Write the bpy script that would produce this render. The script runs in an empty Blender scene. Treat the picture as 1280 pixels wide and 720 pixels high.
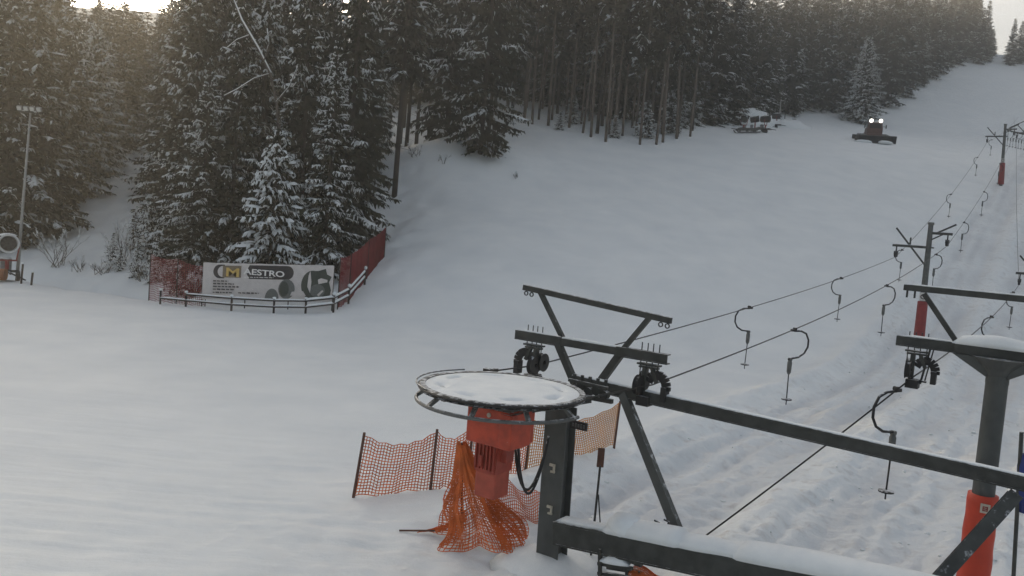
import bpy, math, random
import numpy as np
from mathutils import Vector, Matrix

SC = bpy.context.scene
COL = SC.collection
rad = math.radians
random.seed(11)

# ------------------------------------------------------------------ camera
F, PITCH, ROLL, CAMZ = 1000.0, rad(4.0), rad(4.5), 5.5
CAM = Vector((0, 0, CAMZ))
fwd = Vector((0, math.cos(PITCH), -math.sin(PITCH)))
r0 = Vector((1, 0, 0)); u0 = r0.cross(fwd)
cr = r0 * math.cos(ROLL) + u0 * math.sin(ROLL)
cu = -r0 * math.sin(ROLL) + u0 * math.cos(ROLL)
cd = bpy.data.cameras.new('camera'); cam = bpy.data.objects.new('camera', cd); COL.objects.link(cam)
cam.matrix_world = Matrix.Translation(CAM) @ Matrix((cr, cu, -fwd)).transposed().to_4x4()
cd.sensor_width = 36; cd.lens = F / 1280 * 36; cd.clip_end = 3000; cd.clip_start = 0.05
SC.camera = cam

def ray(px, py):
    return cr * ((px - 640) / F) + cu * ((360 - py) / F) + fwd

def P(px, py, Y):
    """point seen at (px, py) of the survey photo, Y metres in front"""
    d = ray(px, py)
    return CAM + d * (Y / d.y)

def proj(v):
    d = Vector(v) - CAM
    z = d.dot(fwd)
    return 640 + F * d.dot(cr) / z, 360 - F * d.dot(cu) / z

# ------------------------------------------------------------------ noise (numpy)
_T = np.random.default_rng(99).random((256, 256))
def _h(ix, iy, seed): return _T[(ix + seed * 37) & 255, (iy + seed * 101) & 255]

def vnoise(x, y, seed=0):
    x = np.asarray(x, float); y = np.asarray(y, float)
    ix = np.floor(x).astype(np.int64); iy = np.floor(y).astype(np.int64); fx = x - ix; fy = y - iy
    fx = fx * fx * (3 - 2 * fx); fy = fy * fy * (3 - 2 * fy)
    a = _h(ix, iy, seed); b = _h(ix + 1, iy, seed); c = _h(ix, iy + 1, seed); d = _h(ix + 1, iy + 1, seed)
    return (a + (b - a) * fx) * (1 - fy) + (c + (d - c) * fx) * fy

def fbm(x, y, seed=0, o=3):
    s = 0; a = 1; t = 0
    for k in range(o):
        s = s + a * (vnoise(x, y, seed + k * 17) - .5); t += a; a *= .5; x = x * 2.03; y = y * 2.03
    return s / t * 2

def sstep(a, b, x):
    t = np.clip((x - a) / (b - a), 0, 1); return t * t * (3 - 2 * t)

# ------------------------------------------------------------------ terrain
TH = rad(34.6)
AD = Vector((math.sin(TH), math.cos(TH), 0))      # uphill along the lifts
PD = Vector((math.cos(TH), -math.sin(TH), 0))     # across the lifts
A0 = (1.4, 13.95)

_xs = [-140, -60, -30, -16, -8, 0, 23, 60, 200]
_ys = [70, 62, 57, 49, 43, 39.5, 43.6, 49, 52]
_dl = [-400, 0, 60, 110, 190, 230, 1000]
_zl = [0, 0, 20.6, 39, 66, 72, 90]
_dr = [-400, 0, 52, 104, 150, 190, 230, 1000]
_zr = [0, 0, 18.6, 30.2, 51.5, 69, 74, 95]

def height(x, y):
    x = np.asarray(x, float); y = np.asarray(y, float)
    Y0 = sum(np.interp(x + k, _xs, _ys) for k in (-6, -4, -2, 0, 2, 4, 6)) / 7
    d = y - Y0
    ds = np.where(d > 20, d, 2.2 * np.log1p(np.exp(np.clip(d, -60, 20) / 2.2)))
    avg = lambda T, Z: sum(np.interp(ds + k, T, Z) for k in (-4, -2, 0, 2, 4)) / 5
    zl = avg(_dl, _zl); zr = avg(_dr, _zr)
    low = sstep(2, 14, ds)
    zl = zl * low + .343 * ds * (1 - low); zr = zr * low + .343 * ds * (1 - low)
    m = sstep(5, 30, x)
    z = zl * (1 - m) + zr * m
    # knoll under the middle of the wood
    z = z + 3.0 * np.exp(-((x + 7.5) / 7.5) ** 2 - ((y - 74) / 6.0) ** 2)
    # stream cut behind the ledge on the left
    e = sstep(-17, -24, x)
    z = z - e * 1.5 * np.exp(-((y - Y0 + 2.5) / 2.3) ** 2)
    # rolling
    z = z + .3 * fbm(x / 17, y / 17, 3) * sstep(38, 60, y) + .10 * fbm(x / 7, y / 7, 5)
    far = sstep(-3, -10, x) * sstep(44, 52, y)
    z = z + far * .35 * fbm(x / 2.3, y / 2.3, 8)
    # lift lanes
    q = (x - A0[0]) * PD.x + (y - A0[1]) * PD.y
    l = (x - A0[0]) * AD.x + (y - A0[1]) * AD.y
    w = .35 * fbm(l / 7, q / 9, 21)
    lane = sstep(-3.2, -1.8, q + w * 1.5) * sstep(20, 13, q) * sstep(-4, 2, l)
    rough = .13 * fbm(q / .55, l / 9., 31, 3) + .09 * fbm(q / .7, l / 1.4, 35, 2) + .09 * np.abs(fbm(q / .34, l / .7, 41, 3)) + .05 * fbm(q / .16, l / .22, 47, 2)
    z = z + lane * rough * (1 - .35 * sstep(45, 90, y))
    for q0, dep, wd in ((-.7, .16, .3), (.15, .12, .22), (1.2, .22, .5), (3.4, .07, .3), (4.9, .2, .32), (5.9, .14, .25), (7.1, .18, .35), (9.6, .08, .3), (2.95, .09, .13), (6.25, .10, .12), (6.6, .10, .12), (8.3, .10, .13), (8.65, .09, .13), (4.2, .07, .12)):
        z = z - lane * 1.15 * dep * (1.5 if wd < .2 else 1) * np.exp(-((q + w + (.25 * fbm(l / 3.1, q0 + 0 * q, 57) if wd < .2 else 0) - q0) / wd) ** 2) * (.65 + .6 * fbm(l / 2.2, q0 + 0 * q, 51))
    z = z + lane * .26 * np.exp(-((q + w - 2.4) / .7) ** 2) + .38 * sstep(-2, 3, l) * np.exp(-((q + w + 2.2) / .7) ** 2) * sstep(90, 60, l)
    # lightly trodden snow round the drive station, groomer streaks nearby
    near = np.exp(-((x - 0) / 9) ** 2 - ((y - 13) / 6) ** 2)
    z = z + near * .05 * fbm(x / .5, y / .5, 61, 2) + .030 * sstep(30, 13, y) * fbm(x / 2.2, y / .26, 71, 2)
    z = z + .22 * np.exp(-((x - .2) / 2.2) ** 2 - ((y - 15.6) / 1.4) ** 2)
    return z

class Grid:
    def __init__(g, x0, x1, y0, y1, st):
        g.x0, g.y0, g.st = x0, y0, st; xs = np.arange(x0, x1 + st, st); ys = np.arange(y0, y1 + st, st)
        X, Y = np.meshgrid(xs, ys, indexing='ij'); g.z = height(X.ravel(), Y.ravel()).reshape(X.shape); g.x1 = xs[-2]; g.y1 = ys[-2]
    def __call__(g, x, y):
        u = np.clip((np.asarray(x) - g.x0) / g.st, 0, g.z.shape[0] - 1.001); v = np.clip((np.asarray(y) - g.y0) / g.st, 0, g.z.shape[1] - 1.001)
        i = u.astype(int); j = v.astype(int); a = u - i; b = v - j; z = g.z
        return (z[i, j] * (1 - a) + z[i + 1, j] * a) * (1 - b) + (z[i, j + 1] * (1 - a) + z[i + 1, j + 1] * a) * b
GN = Grid(-8, 18, 5, 26, .1); GF = Grid(-120, 200, 5, 330, .6)
def hfast(x, y): return GF(x, y)
def hz(x, y):
    return float(GN(x, y)) if -7.9 < x < 17.8 and 5.1 < y < 25.8 else float(GF(x, y))

def G(px, py, y0=8, y1=260):
    """terrain point seen at (px, py)"""
    d = ray(px, py); ys = np.geomspace(y0, y1, 1500)
    xs = d.x / d.y * ys; zs = CAMZ + d.z / d.y * ys
    hit = hfast(xs, ys) >= zs
    k = int(np.argmax(hit)) if hit.any() else len(ys) - 1
    return Vector((xs[k], ys[k], hz(xs[k], ys[k])))

# ------------------------------------------------------------------ materials
def newmat(name):
    m = bpy.data.materials.new(name); m.use_nodes = True
    nt = m.node_tree; b = nt.nodes['Principled BSDF']; return m, nt, b

def N(nt, t, **kw):
    n = nt.nodes.new(t)
    for k, v in kw.items():
        if k in n.inputs: n.inputs[k].default_value = v
        else: setattr(n, k, v)
    return n

def mat(name, col, rough=.6, metal=0, var=.25, scale=8, bump=0., bscale=40, col2=None, emit=None, spec=.4, double=None):
    m, nt, b = newmat(name)
    tc = N(nt, 'ShaderNodeTexCoord')
    nz = N(nt, 'ShaderNodeTexNoise', Scale=scale, Detail=5.0)
    nt.links.new(tc.outputs['Object'], nz.inputs['Vector'])
    rp = N(nt, 'ShaderNodeValToRGB')
    c2 = col2 or tuple(c * (1 - var) for c in col)
    rp.color_ramp.elements[0].position = .35; rp.color_ramp.elements[0].color = (*c2, 1)
    rp.color_ramp.elements[1].position = .65; rp.color_ramp.elements[1].color = (*col, 1)
    nt.links.new(nz.outputs['Fac'], rp.inputs[0]); nt.links.new(rp.outputs[0], b.inputs['Base Color'])
    b.inputs['Roughness'].default_value = rough; b.inputs['Metallic'].default_value = metal
    b.inputs['Specular IOR Level'].default_value = spec
    if bump:
        n2 = N(nt, 'ShaderNodeTexNoise', Scale=bscale, Detail=4.0); bp = N(nt, 'ShaderNodeBump', Strength=bump, Distance=.02)
        nt.links.new(tc.outputs['Object'], n2.inputs['Vector'])
        nt.links.new(n2.outputs['Fac'], bp.inputs['Height']); nt.links.new(bp.outputs[0], b.inputs['Normal'])
    if emit:
        b.inputs['Emission Color'].default_value = (1, .96, .88, 1); b.inputs['Emission Strength'].default_value = emit
    return m

M = {}
def frost(m, amt=.62):
    nt = m.node_tree; b = nt.nodes['Principled BSDF']; src = b.inputs['Base Color'].links[0].from_socket
    g = N(nt, 'ShaderNodeNewGeometry'); sp = N(nt, 'ShaderNodeSeparateXYZ'); nt.links.new(g.outputs['Normal'], sp.inputs[0])
    tc = N(nt, 'ShaderNodeTexCoord'); nz = N(nt, 'ShaderNodeTexNoise', Scale=9.0, Detail=7.0, Roughness=.7); nt.links.new(tc.outputs['Object'], nz.inputs['Vector'])
    a = N(nt, 'ShaderNodeMath', operation='MULTIPLY_ADD'); nt.links.new(sp.outputs['Z'], a.inputs[0]); a.inputs[1].default_value = .30; nt.links.new(nz.outputs['Fac'], a.inputs[2])
    r = N(nt, 'ShaderNodeMapRange'); r.inputs[1].default_value = amt; r.inputs[2].default_value = amt + .16; nt.links.new(a.outputs[0], r.inputs[0])
    x = N(nt, 'ShaderNodeMix', data_type='RGBA'); nt.links.new(r.outputs[0], x.inputs[0]); nt.links.new(src, x.inputs[6]); x.inputs[7].default_value = (.6, .62, .64, 1); nt.links.new(x.outputs[2], b.inputs['Base Color'])
    return m
M['steel'] = mat('dark_steel', (.060, .064, .060), .55, .35, .4, 5, .15)
M['galv'] = mat('galvanised_steel', (.13, .135, .13), .5, .5, .3, 6, .1)
M['column'] = mat('column_paint', (.088, .094, .09), .6, .2, .3, 3, .15)
M['black'] = mat('black_rubber', (.018, .018, .019), .6, 0, .3)
M['rope'] = mat('rope_steel', (.035, .035, .035), .5, .6, .2)
M['orange_paint'] = mat('orange_red_paint', (.55, .07, .03), .5, 0, .3, 4, .1, col2=(.34, .045, .022))
M['motor'] = mat('motor_paint', (.34, .05, .03), .55, 0, .3, 7, .1)
M['motor_light'] = mat('motor_base_paint', (.40, .075, .045), .6, 0, .25, 7)
M['net_orange'] = mat('orange_net', (.74, .16, .03), .6, 0, .3, 3)
M['net_yellow'] = mat('yellow_net', (.66, .27, .05), .6, 0, .3, 3)
M['net_red'] = mat('red_net', (.25, .033, .036), .65, 0, .3, 2)
M['post'] = mat('weathered_post', (.13, .06, .04), .8, 0, .4, 6)
M['wood'] = mat('old_wood', (.10, .075, .055), .85, 0, .4, 6, .3)
M['wood_dark'] = mat('dark_wood', (.035, .028, .024), .85, 0, .4, 6, .3)
M['pad_red'] = mat('red_pad', (.52, .05, .02), .55, 0, .18, 3, .05)
M['pad_red2'] = mat('faded_red_pad', (.26, .03, .03), .6, 0, .3, 3)
M['pad_blue'] = mat('blue_pad', (.02, .04, .20), .55, 0, .3, 3)
M['white'] = mat('white_paint', (.62, .62, .60), .6, 0, .15)
M['grey'] = mat('grey_paint', (.25, .25, .25), .6, 0, .2)
M['label'] = mat('label_white', (.5, .45, .36), .6, 0, .1)
M['banner'] = mat('banner_vinyl', (.60, .555, .53), .6, 0, .12, 3)
M['pill'] = mat('banner_dark', (.035, .03, .032), .6)
M['tan'] = mat('banner_tan', (.22, .17, .11), .6)
M['gold'] = mat('banner_gold', (.62, .42, .12), .6, 0, .1)
M['pwhite'] = mat('banner_white', (.75, .73, .70), .6, 0, .05)
M['pgrey'] = mat('banner_grey', (.15, .16, .15), .6, 0, .4, 30)
M['pgreen'] = mat('banner_green', (.05, .062, .05), .6, 0, .4, 20)
M['ink'] = mat('banner_ink', (.07, .06, .06), .6)
M['cabred'] = mat('groomer_body', (.13, .06, .05), .5)
M['glass'] = mat('dark_glass', (.02, .022, .025), .12, 0, .1)
M['lampon'] = mat('lit_lamp', (.9, .9, .85), .3, 0, .05, emit=1.3)
M['lampoff'] = mat('lamp_glass', (.55, .55, .52), .25, 0, .05)
M['tank'] = mat('orange_tank', (.34, .14, .06), .6, 0, .35, 2)
M['bark'] = mat('bark', (.055, .042, .034), .9, 0, .45, 4, .5, 12)
M['pinebark'] = mat('pine_bark', (.095, .07, .055), .9, 0, .45, 2, .4, 12)
M['twig'] = mat('bare_twig', (.085, .07, .058), .9, 0, .3, 3)

for k_ in ('steel', 'column', 'orange_paint', 'galv'): frost(M[k_], .72)
frost(M['black'], .72)

def snow_mat(name, ground=False):
    m, nt, b = newmat(name)
    tc = N(nt, 'ShaderNodeTexCoord')
    b.inputs['Roughness'].default_value = .75; b.inputs['Specular IOR Level'].default_value = .25
    nz = N(nt, 'ShaderNodeTexNoise', Scale=.35 if ground else 3.0, Detail=6.0, Roughness=.6)
    nt.links.new(tc.outputs['Object'], nz.inputs['Vector'])
    rp = N(nt, 'ShaderNodeValToRGB')
    rp.color_ramp.elements[0].position = .3; rp.color_ramp.elements[0].color = (.705, .735, .745, 1)
    rp.color_ramp.elements[1].position = .7; rp.color_ramp.elements[1].color = (.80, .82, .815, 1)
    nt.links.new(nz.outputs['Fac'], rp.inputs[0])
    last = rp.outputs[0]
    if ground:
        at = N(nt, 'ShaderNodeAttribute', attribute_name='trodden')
        n3 = N(nt, 'ShaderNodeTexNoise', Scale=2.2, Detail=8.0, Roughness=.7)
        nt.links.new(tc.outputs['Object'], n3.inputs['Vector'])
        mr = N(nt, 'ShaderNodeMapRange'); mr.inputs[1].default_value = .52; mr.inputs[2].default_value = .74
        nt.links.new(n3.outputs['Fac'], mr.inputs[0])
        mu = N(nt, 'ShaderNodeMath', operation='MULTIPLY'); nt.links.new(mr.outputs[0], mu.inputs[0]); nt.links.new(at.outputs['Fac'], mu.inputs[1])
        mx = N(nt, 'ShaderNodeMix', data_type='RGBA')
        nt.links.new(mu.outputs[0], mx.inputs[0]); nt.links.new(last, mx.inputs[6]); mx.inputs[7].default_value = (.52, .50, .48, 1)
        last = mx.outputs[2]
        ar = N(nt, 'ShaderNodeAttribute', attribute_name='rut'); mx2 = N(nt, 'ShaderNodeMix', data_type='RGBA')
        nt.links.new(ar.outputs['Fac'], mx2.inputs[0]); nt.links.new(last, mx2.inputs[6]); mx2.inputs[7].default_value = (.56, .575, .59, 1); last = mx2.outputs[2]
        mp = N(nt, 'ShaderNodeMapping'); mp.inputs['Scale'].default_value = (.8, 5, 1)
        nt.links.new(tc.outputs['Object'], mp.inputs[0])
        nb = N(nt, 'ShaderNodeTexNoise', Scale=1.6, Detail=6.0, Roughness=.65); nt.links.new(mp.outputs[0], nb.inputs['Vector'])
        bp = N(nt, 'ShaderNodeBump', Strength=.35, Distance=.03); nt.links.new(nb.outputs['Fac'], bp.inputs['Height'])
        nc = N(nt, 'ShaderNodeTexNoise', Scale=8.0, Detail=9.0, Roughness=.68); nt.links.new(tc.outputs['Object'], nc.inputs['Vector'])
        ad = N(nt, 'ShaderNodeMath', operation='MULTIPLY_ADD'); nt.links.new(at.outputs['Fac'], ad.inputs[0]); ad.inputs[1].default_value = .5; ad.inputs[2].default_value = .14
        bp2 = N(nt, 'ShaderNodeBump', Distance=.055); nt.links.new(ad.outputs[0], bp2.inputs['Strength'])
        nt.links.new(nc.outputs['Fac'], bp2.inputs['Height']); nt.links.new(bp.outputs[0], bp2.inputs['Normal'])
        nt.links.new(bp2.outputs[0], b.inputs['Normal'])
    else:
        nc = N(nt, 'ShaderNodeTexNoise', Scale=14.0, Detail=5.0); nt.links.new(tc.outputs['Object'], nc.inputs['Vector'])
        bp = N(nt, 'ShaderNodeBump', Strength=.25, Distance=.03); nt.links.new(nc.outputs['Fac'], bp.inputs['Height']); nt.links.new(bp.outputs[0], b.inputs['Normal'])
    nt.links.new(last, b.inputs['Base Color'])
    return m
M['snow'] = snow_mat('fresh_snow'); M['ground'] = snow_mat('piste_snow', True)

M['pinebark'] = mat('pine_bark', (.17, .135, .11), .9, 0, .55, 1.2, .4, 12)
def foliage_mat(name, c1, c2):
    m, nt, b = newmat(name)
    oi = N(nt, 'ShaderNodeObjectInfo'); tc = N(nt, 'ShaderNodeTexCoord')
    nz = N(nt, 'ShaderNodeTexNoise', Scale=.8, Detail=4.0); nt.links.new(tc.outputs['Object'], nz.inputs['Vector'])
    ad = N(nt, 'ShaderNodeMath', operation='MULTIPLY_ADD'); nt.links.new(oi.outputs['Random'], ad.inputs[0]); ad.inputs[1].default_value = .5
    nt.links.new(nz.outputs['Fac'], ad.inputs[2])
    rp = N(nt, 'ShaderNodeValToRGB'); rp.color_ramp.elements[0].position = .35; rp.color_ramp.elements[0].color = (*c1, 1)
    rp.color_ramp.elements[1].position = 1.1 if False else 1.0; rp.color_ramp.elements[1].color = (*c2, 1)
    nt.links.new(ad.outputs[0], rp.inputs[0]); nt.links.new(rp.outputs[0], b.inputs['Base Color'])
    b.inputs['Roughness'].default_value = .85; b.inputs['Specular IOR Level'].default_value = .15
    return m
M['needles'] = foliage_mat('spruce_needles', (.008, .011, .006), (.031, .034, .018))
M['pneedles'] = foliage_mat('pine_needles', (.012, .015, .008), (.038, .039, .022))

# ------------------------------------------------------------------ mesh builder
class MB:
    def __init__(s): s.v = []; s.f = []
    def add(s, vs, fs):
        k = len(s.v); s.v += [tuple(v) for v in vs]; s.f += [tuple(i + k for i in f) for f in fs]
    def beam(s, a, b, w, h, up=(0, 0, 1)):
        a = Vector(a); b = Vector(b); d = (b - a).normalized(); up = Vector(up)
        x = d.cross(up).normalized(); y = x.cross(d).normalized()
        vs = []
        for p in (a, b):
            for sx, sy in ((-1, -1), (1, -1), (1, 1), (-1, 1)): vs.append(p + x * (sx * w / 2) + y * (sy * h / 2))
        s.add(vs, [(0, 3, 2, 1), (4, 5, 6, 7), (0, 1, 5, 4), (1, 2, 6, 5), (2, 3, 7, 6), (3, 0, 4, 7)])
    def ibeam(s, a, b, w, h, t=.02, up=(0, 0, 1)):
        a = Vector(a); b = Vector(b); d = (b - a).normalized(); x = d.cross(Vector(up)).normalized(); y = x.cross(d).normalized()
        s.beam(a + y * (h / 2 - t / 2), b + y * (h / 2 - t / 2), w, t, up); s.beam(a - y * (h / 2 - t / 2), b - y * (h / 2 - t / 2), w, t, up)
        s.beam(a, b, t * .9, h - 2 * t, up)
    def channel(s, a, b, w, h, t=.02, up=(0, 0, 1)):
        a = Vector(a); b = Vector(b); d = (b - a).normalized(); x = d.cross(Vector(up)).normalized(); y = x.cross(d).normalized()
        s.beam(a + y * (h / 2 - t / 2), b + y * (h / 2 - t / 2), w, t, up); s.beam(a - y * (h / 2 - t / 2), b - y * (h / 2 - t / 2), w, t, up)
        o = x * (w / 2 - t / 2 - .003); s.beam(a + o, b + o, t, h - 2 * t, up)
    def box(s, c, x, y, z, ax=None):
        """box centred at c with full sizes; ax = (X, Y, Z) axes"""
        X, Y, Z = ax or (Vector((1, 0, 0)), Vector((0, 1, 0)), Vector((0, 0, 1)))
        c = Vector(c); vs = [c + X * (i * x / 2) + Y * (j * y / 2) + Z * (k * z / 2) for k in (-1, 1) for i, j in ((-1, -1), (1, -1), (1, 1), (-1, 1))]
        s.add(vs, [(0, 3, 2, 1), (4, 5, 6, 7), (0, 1, 5, 4), (1, 2, 6, 5), (2, 3, 7, 6), (3, 0, 4, 7)])
    def tube(s, pts, r, n=8, caps=True):
        pts = [Vector(p) for p in pts]; rs = r if isinstance(r, (list, tuple)) else [r] * len(pts)
        k0 = len(s.v); ref = None
        for i, p in enumerate(pts):
            t = (pts[min(i + 1, len(pts) - 1)] - pts[max(i - 1, 0)]).normalized()
            if ref is None:
                ref = t.orthogonal().normalized()
            ref = (ref - t * ref.dot(t)).normalized(); q = t.cross(ref)
            for j in range(n):
                a = 2 * math.pi * j / n; s.v.append(tuple(p + (ref * math.cos(a) + q * math.sin(a)) * rs[i]))
        for i in range(len(pts) - 1):
            for j in range(n):
                a = k0 + i * n + j; b = k0 + i * n + (j + 1) % n; s.f.append((a, b, b + n, a + n))
        if caps:
            s.f.append(tuple(k0 + j for j in range(n))[::-1]); s.f.append(tuple(k0 + (len(pts) - 1) * n + j for j in range(n)))
    def cyl(s, c, axis, r, h, n=24):
        c = Vector(c); a = Vector(axis).normalized(); s.tube([c - a * h / 2, c + a * h / 2], r, n)
    def lathe(s, c, axis, prof, n=32, closed=False):
        """prof: list of (radius, along)"""
        c = Vector(c); a = Vector(axis).normalized(); x = a.orthogonal().normalized(); y = a.cross(x); k0 = len(s.v); m = len(prof)
        for r, t in prof:
            for j in range(n):
                g = 2 * math.pi * j / n; s.v.append(tuple(c + a * t + (x * math.cos(g) + y * math.sin(g)) * r))
        for i in range(m if closed else m - 1):
            for j in range(n):
                p = k0 + i * n; q = k0 + ((i + 1) % m) * n; s.f.append((p + j, p + (j + 1) % n, q + (j + 1) % n, q + j))
        if not closed:
            s.f.append(tuple(k0 + j for j in range(n))[::-1]); s.f.append(tuple(k0 + (m - 1) * n + j for j in range(n)))
    def lump(s, c, rx, ry, rz, seed=0, n=10, m=6, amp=.2):
        c = Vector(c); k0 = len(s.v); R = random.Random(seed)
        for i in range(m + 1):
            t = math.pi * i / m
            for j in range(n):
                a = 2 * math.pi * j / n; k = 1 + amp * (R.random() - .5) * (0 if i in (0, m) else 1)
                s.v.append((c.x + rx * k * math.sin(t) * math.cos(a), c.y + ry * k * math.sin(t) * math.sin(a), c.z + rz * k * math.cos(t)))
        for i in range(m):
            for j in range(n):
                a = k0 + i * n + j; b = k0 + i * n + (j + 1) % n; s.f.append((a, a + n, b + n, b))
    def build(s, name, m, parent=None, smooth=False, bevel=0, loc=None, label=None):
        me = bpy.data.meshes.new(name)
        o0 = Vector(loc) if loc is not None else (Vector(parent['_o']) if parent is not None and '_o' in parent else Vector((0, 0, 0)))
        me.from_pydata([(v[0] - o0.x, v[1] - o0.y, v[2] - o0.z) for v in s.v], [], s.f); me.update()
        me.materials.append(m)
        if smooth:
            me.polygons.foreach_set('use_smooth', [True] * len(me.polygons))
            if smooth == 'auto': me.set_sharp_from_angle(angle=rad(40))
        o = bpy.data.objects.new(name, me); COL.objects.link(o)
        if parent is not None: o.parent = parent
        if parent is None: o.location = o0
        o['_o'] = tuple(o0)
        if bevel:
            b = o.modifiers.new('bevel', 'BEVEL'); b.width = bevel; b.segments = 2; b.limit_method = 'ANGLE'
        if label: o['label'] = label
        return o

def thing(name, label, cat, loc=(0, 0, 0), group=None):
    o = bpy.data.objects.new(name, None); COL.objects.link(o); o.empty_display_size = .2
    o.location = loc; o['_o'] = tuple(loc); o['label'] = label; o['category'] = cat
    if group: o['group'] = group
    return o

def tag(o, label, cat, group=None):
    o['label'] = label; o['category'] = cat
    if group: o['group'] = group
    return o

def copy_tree(root, loc, rz=0, sc=1, label=None, group=None, name=None):
    def rec(o, par):
        c = o.copy(); COL.objects.link(c); c.parent = par
        for ch in o.children: rec(ch, c)
        return c
    r = rec(root, None)
    r.location = loc; r.rotation_euler = (0, 0, rz); r.scale = (sc, sc, sc) if not isinstance(sc, (tuple, list)) else sc
    if label: r['label'] = label
    if group: r['group'] = group
    return r

def drop(root):
    def rec(o):
        for c in list(o.children): rec(c)
        bpy.data.objects.remove(o)
    rec(root)

def snow_strip(mb, a, b, w, h, seed=0, n=None, taper=.5):
    """uneven snow lying along the top of a beam, a..b on the beam's top face"""
    a = Vector(a); b = Vector(b); d = b - a; L = d.length; d.normalize(); x = d.cross(Vector((0, 0, 1))).normalized()
    n = n or max(4, int(L / .12)); R = random.Random(seed); k0 = len(mb.v); m = 7
    for i in range(n + 1):
        t = i / n; e = min(1, min(t, 1 - t) * L / .15 + .12)
        hh = h * e * (.75 + .5 * float(vnoise(t * L * 1.7 + seed * 7.1, seed, 5))); ww = w * (.86 + .22 * float(vnoise(t * L * 2.3, seed + 9, 6))) * (.6 + .4 * e)
        p = a + d * (L * t)
        for j in range(m):
            g = math.pi * j / (m - 1)
            q = p + x * (-math.cos(g) * ww / 2) + Vector((0, 0, 1)) * (math.sin(g) ** .7 * hh + .002)
            mb.v.append(tuple(q))
    for i in range(n):
        for j in range(m):
            p = k0 + i * m + j; q = k0 + i * m + (j + 1) % m; mb.f.append((p, q, q + m, p + m))
    mb.f.append(tuple(range(k0, k0 + m))); mb.f.append(tuple(range(k0 + n * m, k0 + n * m + m))[::-1])

# ------------------------------------------------------------------ ground sheet
def ground():
    ys = [-14.0]
    while ys[-1] < 4: ys.append(ys[-1] + .5)
    while ys[-1] < 470:
        y = ys[-1]; ys.append(y + max(.06, .0044 * y))
    ys = np.array(ys); us = np.sign(np.linspace(-1, 1, 940)) * np.abs(np.linspace(-1, 1, 940)) ** 1.2 * 1.15
    Yg, Ug = np.meshgrid(ys, us, indexing='ij'); X = Ug * (Yg + 26); X = X + 0
    Z = height(X.ravel(), Yg.ravel()).reshape(X.shape)
    n, m = X.shape
    co = np.stack([X, Yg, Z], -1).reshape(-1, 3)
    i = np.arange(n - 1)[:, None] * m + np.arange(m - 1)[None, :]
    f = np.stack([i, i + 1, i + 1 + m, i + m], -1).reshape(-1, 4)
    me = bpy.data.meshes.new('snow_ground'); me.vertices.add(len(co)); me.vertices.foreach_set('co', co.ravel())
    me.loops.add(f.size); me.loops.foreach_set('vertex_index', f.ravel()); me.polygons.add(len(f))
    me.polygons.foreach_set('loop_start', np.arange(len(f)) * 4); me.polygons.foreach_set('use_smooth', np.ones(len(f), bool))
    me.update(calc_edges=True)
    x, y = co[:, 0], co[:, 1]
    q = (x - A0[0]) * PD.x + (y - A0[1]) * PD.y; l = (x - A0[0]) * AD.x + (y - A0[1]) * AD.y
    tr = sstep(-3.2, -1, q) * sstep(20, 13, q) * sstep(-6, 2, l)
    tr = np.maximum(tr, .35 * np.exp(-((x - .5) / 5) ** 2 - ((y - 12) / 4) ** 2))
    w_ = .35 * fbm(l / 7, q / 9, 21); rut = sum(np.exp(-((q + w_ - a) / b) ** 2) for a, b in ((-.7, .4), (.3, .3), (1.2, .55), (3.6, .5), (5.3, .8), (7.1, .45), (9.6, .7)))
    rut = np.clip(rut, 0, 1) * tr * (.55 + .6 * fbm(l / 3, q / 1.2, 91)); ar = me.attributes.new('rut', 'FLOAT', 'POINT'); ar.data.foreach_set('value', np.clip(rut, 0, 1).astype(np.float32))
    at = me.attributes.new('trodden', 'FLOAT', 'POINT'); at.data.foreach_set('value', tr.astype(np.float32))
    me.materials.append(M['ground'])
    o = bpy.data.objects.new('snow_ground', me); COL.objects.link(o); o['kind'] = 'structure'
ground()

# ------------------------------------------------------------------ conifers
def quads_obj(name, Q, m, parent, smooth=False):
    """Q: (n,4,3)"""
    Q = np.asarray(Q); n = len(Q); me = bpy.data.meshes.new(name)
    me.vertices.add(n * 4); me.vertices.foreach_set('co', Q.reshape(-1)); me.loops.add(n * 4)
    me.loops.foreach_set('vertex_index', np.arange(n * 4)); me.polygons.add(n); me.polygons.foreach_set('loop_start', np.arange(n) * 4)
    me.update(calc_edges=True); me.materials.append(m)
    o = bpy.data.objects.new(name, me); COL.objects.link(o); o.parent = parent; return o

def unit(a): return a / (np.linalg.norm(a, axis=-1, keepdims=True) + 1e-9)

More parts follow.
